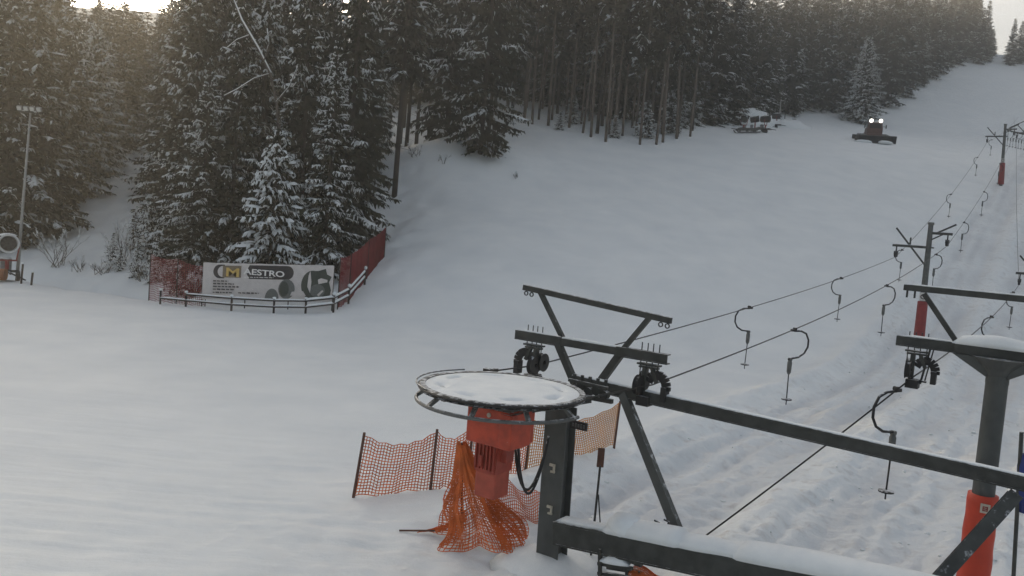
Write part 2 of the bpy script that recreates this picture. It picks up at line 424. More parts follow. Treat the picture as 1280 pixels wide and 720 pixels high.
def conifer(name, seed, H=20., R=3.4, bare=.04, snow=.5, kind='spruce', dens=1.0, big=1.0):
    rg = np.random.default_rng(seed); Rr = random.Random(seed)
    root = thing(name, 'conifer', 'tree')
    tr = MB(); tw = Rr.uniform(-.02, .02)
    r0_ = H * (.0062 if kind == 'pine' else .009)
    tr.tube([(tw * t * H, 0, t * H - .4 * (t == 0)) for t in (0, .2, .4, .6, .8, 1)], [r0_, r0_ * .85, r0_ * .68, r0_ * .5, r0_ * .28, .015], 8)
    leaves = []; sno = []; br = MB()
    z = H * bare
    while z < H * .985:
        t = (z - H * bare) / (H * (1 - bare))
        if kind == 'pine':
            prof = (math.sin(math.pi * min(1, .18 + t * .82)) ** .7) * (.75 + .25 * Rr.random())
        else:
            prof = (1 - t) ** .72 * (.62 + .38 * min(1, t * 7 + .25))
        nb = Rr.choice((5, 6, 7)) if kind == 'spruce' else Rr.choice((3, 4, 5))
        ph = Rr.random() * 6.28
        for k in range(nb):
            L = R * prof * Rr.uniform(.62, 1.12)
            if L < .22: L = .22
            az = ph + k * 6.283 / nb + Rr.uniform(-.35, .35); zz = z + Rr.uniform(-.25, .25)
            out = np.array([math.cos(az), math.sin(az), 0]); side = np.array([-out[1], out[0], 0])
            rise = (.45 * t - .18 + Rr.uniform(-.12, .1)) if kind == 'spruce' else Rr.uniform(-.1, .35)
            sag = .26 * L * (1.2 - t) * Rr.uniform(.7, 1.3) if kind == 'spruce' else .1 * L
            def pos(s):
                s = np.asarray(s)[..., None]
                return np.array([tw * zz, 0, zz]) + out * (L * s) + np.array([0, 0, 1]) * (rise * L * s - sag * s ** 1.6 + .10 * L * s ** 4)
            if L > .6 and (kind == 'pine' or k % 2 == 0): br.tube([pos(0.), pos(.5), pos(.95)], [.012 + .012 * L, .006 + .006 * L, .006], 4, False)
            bs = 1.0 if Rr.random() < snow * 1.5 + .10 else .04
            # side twigs
            nt_ = max(3, int(L / .12 * dens)); s = np.sort(rg.uniform(.12 if kind == 'spruce' else .4, 1, nt_ * 2)); sg = np.where(rg.random(nt_ * 2) < .5, -1., 1.)
            p = pos(s); ln = (.20 + .42 * np.sin(np.pi * np.clip(s * .75 + .2, 0, 1))) * (.5 + .3 * min(L, 2.)) * rg.uniform(.6, 1.25, nt_ * 2) * big
            dr = unit(out * .75 + side * (sg * rg.uniform(.3, 1.1, nt_ * 2))[:, None] + np.array([0, 0, -1]) * rg.uniform(.0, .75, nt_ * 2)[:, None])
            if kind == 'pine': dr = unit(dr + rg.normal(0, .5, dr.shape) + np.array([0, 0, .5]))
            wv = unit(np.cross(dr, np.array([0, 0, 1.])) + rg.normal(0, .45, dr.shape))
            w = (ln * rg.uniform(.16, .34, len(ln)))[:, None] * (1.5 if kind == 'pine' else 1)
            mid = p + dr * (ln * .55)[:, None]; end = p + dr * ln[:, None] + np.array([0, 0, -.22]) * ln[:, None]
            leaves.append(np.stack([p - wv * w * .35, p + wv * w * .35, mid + wv * w * .55, mid - wv * w * .55], 1))
            leaves.append(np.stack([mid - wv * w * .55, mid + wv * w * .55, end + wv * w * .08, end - wv * w * .08], 1))
            # hanging curtain
            nh = max(2, int(L / .3 * dens)); s2 = rg.uniform(.1, .95, nh); p2 = pos(s2); l2 = rg.uniform(.15, .5, nh) * min(1, L / 2 + .2) * big
            w2 = out * .12 + side * rg.normal(0, .12, nh)[:, None]; e2 = p2 + np.array([0, 0, -1.]) * l2[:, None] + rg.normal(0, .05, (nh, 3))
            leaves.append(np.stack([p2 - w2, p2 + w2, e2 + w2 * .2, e2 - w2 * .2], 1))
            # snow: thin pads on the upper side of the twigs, heavier ones along the branch
            sel = rg.random(len(ln)) < bs * (.25 + .5 * snow) * (.3 + .8 * s)
            if sel.any():
                pp, mm, ee, ww, wd = p[sel], mid[sel], end[sel], wv[sel].copy(), w[sel] * rg.uniform(.55, 1.1, (sel.sum(), 1)) * .95
                ww[:, 2] *= .25; ww = unit(ww); up = np.array([0, 0, .035]); th = np.array([0, 0, .045]) * rg.uniform(.5, 1.6, (sel.sum(), 1))
                sno.append(np.stack([pp - ww * wd * .4 + up, pp + ww * wd * .4 + up, mm + ww * wd * .6 + up + th, mm - ww * wd * .6 + up + th], 1))
                sno.append(np.stack([mm - ww * wd * .6 + up + th, mm + ww * wd * .6 + up + th, ee + ww * wd * .15 + up, ee - ww * wd * .15 + up], 1))
                # drooping front lip
                sno.append(np.stack([mm - ww * wd * .6 + up + th, ee - ww * wd * .15 + up, ee - ww * wd * .2 - up * 1.5, mm - ww * wd * .65 - up * 1.2], 1))
            if bs > .5 and Rr.random() < .55 + snow * .5 and L > .4:
                a_, b_ = sorted((Rr.uniform(.35, .7), Rr.uniform(.75, 1.02))); ss = np.linspace(a_, b_, 5); c = pos(ss); wd = (.10 + .075 * min(L, 2.2)) * np.array([.35, .95, 1.1, .9, .3]) * big * Rr.uniform(.6, 1.1)
                hh = np.array([.02, .10, .13, .09, 0])[:, None] * np.array([0, 0, 1.]) * big
                lft = c + side * wd[:, None] + np.array([0, 0, -.02]); rgt = c - side * wd[:, None] + np.array([0, 0, -.02]); top = c + hh + np.array([0, 0, .03])
                for q in range(4):
                    sno.append(np.stack([lft[q], lft[q + 1], top[q + 1], top[q]])[None]); sno.append(np.stack([top[q], top[q + 1], rgt[q + 1], rgt[q]])[None])
        z += (.40 + .20 * Rr.random()) * (1 if kind == 'spruce' else 1.15) * max(.6, H / 20 * .8 + .2)
    if bare > .2:      # dead snags on the bare stem
        for _ in range(int(14 * bare * H / 8)):
            zz = Rr.uniform(.1, bare) * H; az = Rr.random() * 6.28; L = Rr.uniform(.3, 1.3)
            br.tube([(tw * zz, 0, zz), (math.cos(az) * L, math.sin(az) * L, zz - .15 * L)], [.02, .006], 4, False)
    k0 = len(tr.v); tr.v += br.v; tr.f += [tuple(i + k0 for i in f) for f in br.f]
    tr.build('trunk', M['pinebark' if kind == 'pine' else 'bark'], root, smooth=True)
    quads_obj('crown', np.concatenate(leaves), M['pneedles' if kind == 'pine' else 'needles'], root)
    if sno: quads_obj('snow_cover', np.concatenate(sno), M['snow'], root)
    root['H'] = H
    return root

PROTO = {}
def proto(k, *a, **kw): PROTO[k] = conifer('spruce_tree' if kw.get('kind', 'spruce') == 'spruce' else 'pine_tree', *a, **kw)
for i in range(4): proto('s%d' % i, 100 + i, 21., (3.5, 3.1, 3.9, 3.3)[i], .03, (.20, .10, .27, .15)[i])
for i in range(3): proto('m%d' % i, 150 + i, 21., (3.4, 3.7, 3.2)[i], .03, (.26, .15, .34)[i], dens=1.55, big=.78)
for i in range(2): proto('f%d' % i, 200 + i, 20., 3.0, .03, .16, dens=.75, big=1.25)
for i in range(2): proto('t%d' % i, 300 + i, 23., (3.0, 2.6)[i], .40, .20, dens=.8, big=1.1)
for i in range(3): proto('p%d' % i, 400 + i, 22., (2.6, 2.2, 2.9)[i], (.34, .42, .28)[i], .16, kind='pine', dens=1.1, big=1.25)
proto('small', 500, 8.8, 2.5, .03, .85, big=.8)
proto('heavy', 501, 17., 4.0, .03, .85)
proto('young', 502, 4., 1.3, .02, .7, big=.6)

used_count = {}
def tree(kind, px, Y, H=None, ytop=None, label='', group=None, x=None, rz=None, lean=0, wide=1.):
    y = Y
    if x is None:
        X = P(px, 300, Y).x
        for _ in range(4): X -= (proj((X, y, hz(X, y)))[0] - px) * Y / F
    else: X = x
    z = hz(X, y)
    pr = PROTO[kind]; H0 = pr['H']
    if H is None: H = H0
    if ytop is not None:
        # tallest the stem may be to top out at that height
        H = (P(px, ytop, Y).z - z) if H is None or ytop >= 0 and kind in ('small', 'heavy') else min(H, P(px, ytop, Y).z - z)
    if H < 4 and kind not in ('young',): return None
    s = H / H0
    sw = s ** .6 * wide if kind not in ('small', 'heavy', 'young') else s * wide
    t = copy_tree(pr, (X, y, z - .15), random.random() * 6.28 if rz is None else rz, (sw, sw, s), label, group)
    t.rotation_euler.x = random.uniform(-.015, .015); t.rotation_euler.y = lean + random.uniform(-.015, .015)
    return t

random.seed(5)
SP = ('s0', 's1', 's2', 's3')
# --- left hillside
gl = 'snow-dusted dark spruce on the hillside beyond the gully, left of the banner wood'; gg = 'spruces on the left hillside'
tree('heavy', 118, 82, ytop=22, label='broad spruce with the thickest snow pads, left of the gully behind the floodlight mast', wide=1.15)
for y, step in ((60, 46), (67, 38), (75, 32), (84, 30), (94, 27), (106, 25), (119, 22), (133, 22)):
    px = -70 + random.random() * 30
    while px < 345:
        p_ = px + random.uniform(-10, 10); yy = y + random.uniform(-3, 3)
        gul_l = {60: 24, 67: 52, 75: 112}.get(y, 999); gul_r = {60: 9999, 67: 225, 75: 205}.get(y, -999)
        ok = p_ < gul_l or p_ > gul_r
        if y == 84 and abs(p_ - 175) < 30: ok = False
        if y == 84 and abs(p_ - 118) < 26: ok = False
        if y >= 94 and p_ > (330 if y < 110 else 270): ok = False
        if ok: tree(random.choice(SP), p_, yy, H=random.uniform(20, 27), ytop=random.uniform(-8, 16) if 78 < p_ < 215 else random.uniform(-60, -10), label=gl, group=gg, wide=1.3)
        px += step
# --- wood behind the banner
gb = 'tall snowy spruce in the dense wood behind the advertising banner'; gbg = 'spruces of the wood behind the banner'
for px, Y, H in ((226, 56, 10), (214, 60, 12), (236, 51.5, 8), (205, 64, 13), (222, 66, 17)):
    tree(random.choice(('m0', 'm1')), px, Y, H=H, label='shorter snow-dusted spruce on the gully side of the banner wood', group='spruces on the gully side of the banner wood')
tree('small', 334, 49.3, ytop=148, label='small spruce thickly covered in snow, in front of the dark wood above the banner', wide=1.05)
for px, Y, H, k in ((248, 51.5, 15, 'm0'), (285, 53, 20, 'm1'), (318, 55, 23, 'm2'), (372, 52.5, 22, 'm0'), (404, 50.5, 15.5, 'm2'), (428, 53.5, 23, 'm1')):
    tree(k, px, Y, H=H, label=gb, group=gbg)
for y, a, b, step in ((58, 236, 436, 46), (64, 240, 446, 42), (71, 250, 462, 38), (79, 262, 470, 34)):
    px = a
    while px < b:
        tree(random.choice(SP), px + random.uniform(-8, 8), y + random.uniform(-2, 2), H=random.uniform(19, 25), label=gb, group=gbg); px += step
sg_b = P(356, 330, 51.2); sg_b.z = hz(sg_b.x, sg_b.y)
snag = thing('bare_tree', 'bare snow-lined leafless tree leaning left high in front of the dark wood', 'tree', sg_b)
pth = [sg_b - Vector((0, 0, .2)), P(352, 220, 50.6), P(346, 130, 48.6), P(338, 92, 47.5), P(322, 60, 47.0), P(302, 26, 46.6), P(290, -4, 46.4)]
m = MB(); m.tube(pth, [.12, .10, .085, .075, .06, .045, .03], 7); m.build('trunk', M['twig'], snag, smooth=True)
m = MB(); m.tube([p + Vector((.03, -.02, .07)) for p in pth[3:]], [.05, .06, .05, .03], 6); m.build('snow_cover', M['snow'], snag, smooth=True)
for bp in (((338, 92, 47.5), (318, 98, 47.2), (296, 112, 47.0), (280, 120, 46.9)), ((330, 76, 47.2), (336, 56, 47.0), (334, 36, 46.9)), ((312, 44, 46.8), (296, 50, 46.6), (284, 60, 46.5)), ((345, 128, 48), (362, 108, 47.6), (372, 84, 47.4))):
    bb = [P(*q) for q in bp]; m = MB(); m.tube(bb, [.04, .03, .02, .012][:len(bb)], 5)
    for k in range(len(bb) - 1):
        for t_ in (.3, .7):
            q = bb[k].lerp(bb[k + 1], t_); m.tube([q, q + Vector((random.uniform(-.6, .6), random.uniform(-.3, .3), random.uniform(-.1, .6)))], [.014, .006], 4)
    b_ = m.build('branch', M['twig'], snag); m = MB(); m.tube([q + Vector((0, 0, .035)) for q in bb], .03, 5); m.build('snow_cover', M['snow'], b_, smooth=True)
# --- knoll in the middle
tree('t0', 493, 66, H=25, label='dark spruce with a thick bare stem rising alone from the snowy bank', wide=1.1)
tree('m1', 600, 71.5, H=27, label='full snowy spruce at the front of the knoll, lowest boughs sweeping down to the piste', wide=1.05)
tree('s0', 556, 77, H=25, label='snowy spruce just behind the front spruce of the knoll, above the open bank')
gk = 'dark spruce with a bare lower stem in the thicket on the knoll'; gkg = 'spruces of the thicket on the knoll'
for px, Y in ((508, 78), (520, 84), (536, 90), (552, 97), (575, 88), (610, 84), (632, 88), (590, 96), (618, 100), (505, 96), (485, 88), (470, 98), (640, 98), (655, 104), (500, 88), (545, 104), (566, 104), (604, 108), (628, 110)):
    tree(random.choice(('t0', 't1')), px, Y, H=random.uniform(22, 27), label=gk, group=gkg)
for px, Y in ((480, 112), (498, 116), (516, 113), (533, 118), (550, 114), (568, 119), (586, 115), (604, 120), (622, 117), (640, 121), (656, 118)):
    tree(random.choice(SP), px, Y, H=random.uniform(20, 25), label='dark spruce deep behind the bare-stemmed thicket of the knoll', group='spruces deep behind the knoll', wide=1.2)
# --- pine stand, stems bare
gp = 'tall thin bare-stemmed conifer in the stand right of the knoll'; gpg = 'pines of the stand at the edge of the piste'
base = [(655, 153), (668, 156), (684, 158), (697, 159), (712, 163), (727, 166), (741, 172), (755, 182), (770, 178), (788, 181), (803, 182), (818, 181), (832, 181), (842, 179)]
for k, (px, py) in enumerate(base):
    if k in (3, 9): continue
    g = G(px + random.uniform(-4, 4), py, 60, 200); jy = random.uniform(-.3, 3.0)
    tree(random.choice(('p0', 'p1', 'p1')), px, g.y + jy, H=random.uniform(24, 31), label=gp, group=gpg, x=g.x * (1 + jy / g.y), lean=random.uniform(-.05, .06))
for dy in (4, 9, 15, 22, 30, 39):
    px = 648 + random.random() * 8
    while px < 862:
        py = np.interp(px, [b[0] for b in base], [b[1] for b in base]); g = G(px, float(py), 60, 200)
        x = g.x + (px - 640) / F * dy
        tree(random.choice(('p0', 'p1', 'p2', 't1')) if dy < 14 else random.choice(('t0', 's1', 's3')), px, g.y + dy + random.uniform(-1.5, 1.5), H=random.uniform(22, 28), label=gp if False else gp, group=gpg, x=x)
        px += 14 + dy * .22 + random.random() * 6
# --- far wood up to the skyline
gf = 'hazy spruce in the far wood along the upper edge of the piste'; gfg = 'spruces of the far wood'
edge = [(862, 156), (900, 157), (935, 152), (980, 146), (1030, 144), (1075, 146), (1105, 140), (1128, 122), (1150, 106), (1175, 92), (1200, 79), (1218, 73)]
tree('heavy', 1077, 156, ytop=42, label='bushy snow-laden spruce at the front of the far wood, uphill of the groomer', wide=1.25)
for dy in (3, 9, 16, 24, 33, 43):
    px = 862 + random.random() * 8
    while px < 1216:
        py = float(np.interp(px, [b[0] for b in edge], [b[1] for b in edge])); g = G(px, py, 90, 330)
        Y = g.y + dy + random.uniform(-2, 2)
        x = (px - 640) / F * (Y) * 1.0 + (g.x - (px - 640) / F * g.y)
        if not (dy == 3 and abs(px - 1077) < 20):
            tree(random.choice(('f0', 'f1', 's1')), px, Y, H=random.uniform(20, 26), ytop=random.uniform(-34, 5), label=gf, group=gfg, x=x, wide=1.35)
        px += (17 if px < 1120 else 13) + random.random() * 8
for px, Y, yt in ((1223, 222, 6), (1233, 226, 26), (1229, 232, -2), (1240, 236, 34)):
    tree('f1', px, Y, H=24, ytop=yt, label=gf, group=gfg)
for k, (px, yt) in enumerate(((1262, 16), (1272, 24), (1281, 6), (1290, 14))):
    tree('f%d' % (k % 2), px, 224 + k * 3, H=13, ytop=yt, label='lone spruce on the skyline right of the mist at the top of the run', group='spruces on the skyline at the top of the run')

# --- young spruces and bare bushes at the foot of the left wood
for px, py, h in ((140, 330, 2.4), (186, 322, 4.2), (166, 310, 3.0), (205, 345, 4.0), (196, 352, 3.2), (172, 345, 2.6), (232, 350, 2.2), (150, 338, 1.8), (212, 330, 3.6)):
    g = G(px, py, 30, 80); tree('young', px, g.y, H=h, x=g.x, label='young snow-covered spruce at the foot of the gully left of the banner', group='young spruces left of the banner')

def bush(px, py, h, n, seed, label, spread=.6, snowy=True, Y=None):
    R = random.Random(seed); g = G(px, py, 30, 90); root = thing('bare_bush', label, 'bush', (g.x, g.y, g.z)); s = MB(); sn = MB()
    def grow(p, d, L, r, lv):
        q = p + d * L; s.tube([p, (p + q) / 2 + Vector((R.uniform(-.04, .04), R.uniform(-.04, .04), 0)) * L, q], [r, r * .8, r * .55], 4, False)
        if snowy and lv >= 1 and R.random() < .35: sn.tube([p + (q - p) * .3 + Vector((0, 0, r + .012)), q + Vector((0, 0, r + .012))], [.015, .02], 4)
        if lv < 4:
            for _ in range(R.choice((2, 3, 3))):
                t = R.uniform(.3, 1); dd = (d + Vector((R.uniform(-1, 1), R.uniform(-1, 1), R.uniform(-.2, .6))) * .55).normalized(); grow(p + (q - p) * t, dd, L * R.uniform(.45, .7), r * .55, lv + 1)
    for _ in range(n):
        d = Vector((R.uniform(-1, 1) * spread, R.uniform(-1, 1) * spread, 1)).normalized(); grow(g + Vector((R.uniform(-.4, .4), R.uniform(-.4, .4), -.1)), d, h * R.uniform(.35, .55), .022, 0)
    s.build('branches', M['twig'], root); 
    if snowy and sn.f: sn.build('snow_cover', M['snow'], root)
bush(72, 333, 3.6, 11, 1, 'bare upright shrub on the bank right of the floodlight mast')
bush(128, 342, 1.6, 9, 2, 'low bare shrub at the edge of the stream cut', .9)
bush(158, 330, 3.6, 11, 3, 'large bare bush dusted with snow in the middle of the gully', .7)
bush(180, 350, 2.2, 10, 4, 'dense bare bush just left of the red net', .9)
bush(212, 362, 2.4, 10, 5, 'snow-covered bare bush at the left end of the banner', .7)
bush(238, 372, 2.0, 10, 6, 'small snowy bush between the red net and the banner', .6)
bush(98, 338, 1.3, 7, 7, 'tiny bare shrub between the upright shrub and the gully', .9)
bush(520, 196, 1.6, 8, 8, 'low snowy bush on the bank beside the bare spruce stem', .9)
bush(552, 204, 1.3, 8, 9, 'low bush in the middle of the snowy bank', .9)
bush(644, 222, .8, 5, 10, 'tuft of dry stems alone on the piste below the front spruce', .6)

for px, py, h in ((716, 158, 3.4), (700, 166, 2.2), (808, 176, 4.2), (770, 176, 2.6), (838, 170, 5.0), (852, 162, 4.2), (866, 158, 5.5)):
    g = G(px, py, 60, 200); tree('young', px, g.y + 1.5, H=h, x=g.x, label='young snowy spruce among the bare stems of the stand right of the knoll', group='young spruces in the stand', wide=1.3)
for k in list(PROTO): drop(PROTO[k])

# ------------------------------------------------------------------ nets
def net(mb, S, nu, nv, w, su=None):
    """woven net as thin strands over surface S(u,v)"""
    su = su or nu
    def strand(f, n):
        k0 = len(mb.v)
        pts = [Vector(f(i / n)) for i in range(n + 1)]
        for i, p in enumerate(pts):
            t = (pts[min(i + 1, n)] - pts[max(i - 1, 0)]).normalized(); nrm = (p - CAM); x = t.cross(Vector((.3, 1, .1))).normalized()
            mb.v += [tuple(p - x * w / 2), tuple(p + x * w / 2)]
        for i in range(n): mb.f.append((k0 + 2 * i, k0 + 2 * i + 1, k0 + 2 * i + 3, k0 + 2 * i + 2))
    for j in range(nv + 1): strand(lambda u, v=j / nv: S(u, v), su)
    for i in range(nu + 1): strand(lambda v, u=i / nu: S(u, v), max(4, nv // 2))

def net_fence(pts, hts, matn, matp, cell, w, sagf, label, lean=0.):
    """pts: ground points; one thing with posts and net panels"""
    root = thing('safety_net_fence', label, 'net fence', pts[0])
    for i, p in enumerate(pts):
        m = MB(); m.tube([p - Vector((0, 0, .2)), p + Vector((lean * (2.6 if i == 0 and lean else 1), 0, hts[i] + .08))], [.032, .028], 8); m.build('post', matp if not isinstance(matp, list) else matp[i], root)
    for i in range(len(pts) - 1):
        a, b = pts[i], pts[i + 1]; ha, hb = hts[i], hts[i + 1]; L = (b - a).length; seed = i * 3.3
        def S(u, v):
            p = a.lerp(b, u); h = ha + (hb - ha) * u - sagf * 4 * u * (1 - u); bow = .12 * math.sin(math.pi * u) * (1 - v) + .05 * math.sin(u * 9 + seed) * (1 - v)
            wr = .02 * math.sin(u * 31 + v * 5 + seed)
            return p + Vector((lean * (2.6 - 1.6 * min(1, u * 1) if i == 0 else 1) * v, -bow, .03 + .05 * math.sin(u * 11 + seed) * (1 - v) + v * h + wr))
        m = MB(); net(m, S, max(2, int(L / cell)), max(2, int(max(ha, hb) / cell)), w, max(8, int(L / .15))); m.build('net_panel', matn[i] if isinstance(matn, list) else matn, root)
    return root

def gp_(px, py, Y): 
    p = P(px, py, Y); p.z = hz(p.x, p.y); return p
pts = [gp_(441, 613, 15.6), gp_(538, 604, 16.2), gp_(583, 603, 16.6), gp_(655, 600, 17.6), gp_(767, 560, 19.6)]
net_fence(pts, [1.25, 1.2, 1.3, 1.15, 1.1], [M['net_orange'], M['net_orange'], M['net_orange'], M['net_yellow']], M['post'], .066, .0195, .24,
          'sagging orange mesh fence on brown posts behind the drive wheel', .06)
# crumpled net hung on a stake, below the gearbox
root = thing('crumpled_net', 'crumpled orange net hanging from a stake and trailing on the snow below the drive wheel', 'net', gp_(590, 660, 13.9))
apex = P(577, 556, 14.1); basec = gp_(592, 655, 13.7)
m = MB(); m.tube([gp_(580, 650, 14.2) - Vector((0, 0, .2)), apex + Vector((0, 0, .04))], [.03, .02], 8); m.build('stake', M['post'], root)
m = MB()
def S(u, v):
    a = math.pi * (.9 + 1.4 * u); fold = 1 + .26 * math.sin(u * 23 + v * 2) + .16 * math.sin(u * 51 - v * 4) + .14 * math.sin(v * 11 + u * 7)
    r = (.07 + .66 * v ** 1.35) * fold; 
    z = apex.z + (basec.z + .05 - apex.z) * v ** .9 + .07 * math.sin(u * 17) * v
    x = apex.x + (basec.x - apex.x) * v + math.cos(a) * r * .95 + .16 * v; y = apex.y + (basec.y - apex.y) * v + math.sin(a) * r * .6
    return Vector((x, y, max(z, hz(x, y) + .02)))
net(m, S, 66, 36, .016, 140)
def S1(u, v):
    p = S(u, v); return Vector((p.x + .05 * math.sin(v * 9), p.y + .09 + .05 * math.sin(u * 13), p.z + .03))
net(m, S1, 40, 22, .014, 120)
m.build('hanging_net', M['net_orange'], root)
m = MB()
def S2(u, v):
    x = basec.x - .15 - .85 * u; y = basec.y + .3 + .25 * v * (1 - u) - .1 * u + .06 * math.sin(u * 9); return Vector((x, y, hz(x, y) + .03 + (.30 * (1 - u) ** 1.5) * (.4 + .6 * abs(math.sin(v * 8 + u * 5)))))
net(m, S2, 20, 12, .016, 40)
def S3(u, v):
    x = basec.x + .2 + 1.25 * u; y = 14.6 + .5 * v + .1 * math.sin(u * 8); return Vector((x, y, hz(x, y) + .06 + .5 * v * (.8 - .3 * u) + .06 * math.sin(u * 14 + v * 4)))
net(m, S3, 34, 12, .016, 60)
m.build('trailing_net', M['net_orange'], root)
m = MB(); m.tube([gp_(500, 653, 14.0) + Vector((0, 0, .03)), gp_(545, 640, 13.9) + Vector((0, 0, .10))], .018, 6)
tag(m.build('loose_stick', M['post'], None, loc=gp_(500, 653, 14.0)), 'thin stick lying on the snow left of the crumpled orange net', 'stick')
# nets and rail fence round the banner
pts = [gp_(186, 372, 46.5), gp_(220, 380, 44.9), gp_(256, 386, 44.1)]
net_fence(pts, [2.7, 2.5, 2.2], M['net_red'], M['wood_dark'], .13, .030, .15, 'dark red net sagging among the bushes left of the banner')
B0 = P(252, 375, 44.0); B1 = P(415, 379, 44.0); BT0 = P(251, 329, 44.0); BT1 = P(415, 331, 44.0)
r1 = [Vector((B1.x + .25, 44.3, 0)), P(436, 372, 46), P(458, 356, 49.5), P(479, 338, 53.5)]
for p in r1: p.z = hz(p.x, p.y)
tops = [P(416, 322, 44.3), P(437, 318, 46), P(459, 300, 49.5), P(479, 284, 53.5)]
net_fence(r1, [max(1.5, t.z - p.z) for t, p in zip(tops, r1)], M['net_red'], M['wood_dark'], .11, .036, .1, 'tall dark red net curving uphill from the right end of the banner')

bn = thing('advertising_banner', 'long pale advertising banner lettered MAESTRO in front of the dark wood', 'banner', (B0.x, 44.0, hz(B0.x, 44)))
ux = (B1 - B0); W = ux.length; ux.normalize(); uz = ((BT0 - B0)).normalized(); uz = Vector((0, 0, 1)); Hb = 2.02
B0 = B0 + Vector((0, 0, .06))
ny = Vector((0, -1, 0))
def BP(u, v, off=0):    # u 0..W, v 0..1
    return B0 + ux * u + Vector((0, 0, v * Hb)) + ny * (off + .05 * math.sin(u * 1.1) * (0 if off is None else 1))
m = MB(); n = 36
for k in range(n + 1):
    for v in (0, .5, 1): m.v.append(tuple(BP(W * k / n, v, 0) + Vector((0, 0, .025 * math.sin(k * 1.3) * (v - .5)))))
for k in range(n):
    for j in range(2): a = k * 3 + j; m.f.append((a, a + 3, a + 4, a + 1))
m.build('sheet', M['banner'], bn, smooth=True)
def shape(name, poly, mtl, off):
    """flat printed patch on the sheet, polygon in banner metres"""
    mb = MB(); k = len(poly); cx = sum(p[0] for p in poly) / k; cz = sum(p[1] for p in poly) / k
    mb.v = [tuple(BP(cx, 0, off) + Vector((0, 0, cz)))] + [tuple(BP(x, 0, off) + Vector((0, 0, z))) for x, z in poly]
    mb.f = [(0, 1 + i, 1 + (i + 1) % k) for i in range(k)]
    return mb.build(name, mtl, bn)
def arcpoly(cx, cz, rx, rz, a0=0, a1=360, n=20): return [(cx + rx * math.cos(rad(a0 + (a1 - a0) * i / n)), cz + rz * math.sin(rad(a0 + (a1 - a0) * i / n))) for i in range(n + (a1 - a0 < 360))]
sx = W / 163.
def bx_(px): return (px - 252) * sx
def bz_(py): return (377 - py) * .0438
# print positions measured from the photo
pl = [(bx_(273) + .35 * math.cos(rad(a)) * 1.0, bz_(341.5) + .38 * math.sin(rad(a))) for a in range(90, 271, 15)] + [(bx_(357) + .35 * math.cos(rad(a)), bz_(341.5) + .38 * math.sin(rad(a))) for a in range(-90, 91, 15)]
shape('logo_panel', pl, M['pill'], .012)
shape('logo_square', [(bx_(277), bz_(349)), (bx_(300), bz_(349)), (bx_(300), bz_(334)), (bx_(277), bz_(334))], M['tan'], .020)
def text(body, px0, py0, height_px, width_px, mtl, name, off):
    cu_ = bpy.data.curves.new(name, 'FONT'); cu_.body = body; cu_.size = 1; cu_.materials.append(mtl); cu_.offset = .022
    o = bpy.data.objects.new(name, cu_); COL.objects.link(o); o.parent = bn
    bpy.context.view_layer.update(); d = o.dimensions
    u = bx_(px0); p = BP(u, 0, off) + Vector((0, 0, bz_(py0))) - Vector(bn['_o'])
    o.rotation_euler = (rad(90), 0, math.atan2(ux.y, ux.x)); o.scale = (width_px * sx / max(d.x, .01), height_px * .0438 / max(d.y, .01), 1); o.location = p
    bpy.context.view_layer.update(); me = bpy.data.meshes.new_from_object(o.evaluated_get(bpy.context.evaluated_depsgraph_get())); n_ = bpy.data.objects.new('tmp', me); COL.objects.link(n_); n_.parent = bn
    n_.location, n_.rotation_euler, n_.scale = o.location.copy(), o.rotation_euler.copy(), o.scale.copy(); bpy.data.objects.remove(o); n_.name = name
text('M', 280.5, 347, 11, 16, M['gold'], 'letter', .055)
text('AESTRO', 303.5, 344, 7.5, 51, M['pwhite'], 'lettering', .075)
rr = random.Random(3)
for py, a, b, mtl in ((348, 304, 340, 'pwhite'), (353.5, 266, 285, 'ink'), (357, 266, 292, 'ink'), (360.5, 266, 298, 'ink'), (364, 266, 293, 'ink'), (368, 266, 290, 'ink'), (368, 298, 323, 'ink')):
    m = MB(); x = a
    while x < b:
        w = min(rr.uniform(1.5, 5), b - x); hh_ = (1.0 if mtl == 'pwhite' else 1.7) * .0438
        c = BP(bx_(x + w / 2), 0, .055) + Vector((0, 0, bz_(py))); m.box(c, w * sx, .004, hh_ * rr.uniform(.75, 1.1)); x += w + 1.2
    m.build('small_print', M[mtl], bn)
shape('printed_stone', arcpoly(bx_(339), bz_(375), .38, .58, 0, 180), M['pgrey'], .012)
shape('printed_wheel', arcpoly(bx_(357), bz_(362), .46, .55), M['pgrey'], .022)
shape('printed_wheel', arcpoly(bx_(354), bz_(362), .26, .42), M['pgreen'], .032)
shape('printed_machine', arcpoly(bx_(389), bz_(356), .62, .80, 80, 275, 18) + [(bx_(411), bz_(373)), (bx_(413), bz_(362)), (bx_(410), bz_(352)), (bx_(413), bz_(345)), (bx_(407), bz_(342)), (bx_(405), bz_(335)), (bx_(396), bz_(338))], M['pgreen'], .012)
shape('printed_machine', arcpoly(bx_(396), bz_(363), .42, .36), M['pgrey'], .024)
shape('printed_highlight', [(bx_(383), bz_(358)), (bx_(387), bz_(366)), (bx_(388), bz_(352)), (bx_(386), bz_(338)), (bx_(384), bz_(344))], M['banner'], .034)
shape('printed_highlight', [(bx_(397), bz_(354.5)), (bx_(408), bz_(352)), (bx_(408), bz_(349)), (bx_(400), bz_(347)), (bx_(396), bz_(349))], M['banner'], .034)
shape('printed_highlight', [(bx_(398), bz_(370)), (bx_(404), bz_(363)), (bx_(402), bz_(362)), (bx_(396), bz_(368))], M['banner'], .036)
shape('printed_highlight', [(bx_(362), bz_(370)), (bx_(382), bz_(370)), (bx_(378), bz_(364)), (bx_(364), bz_(365))], M['banner'], .034)
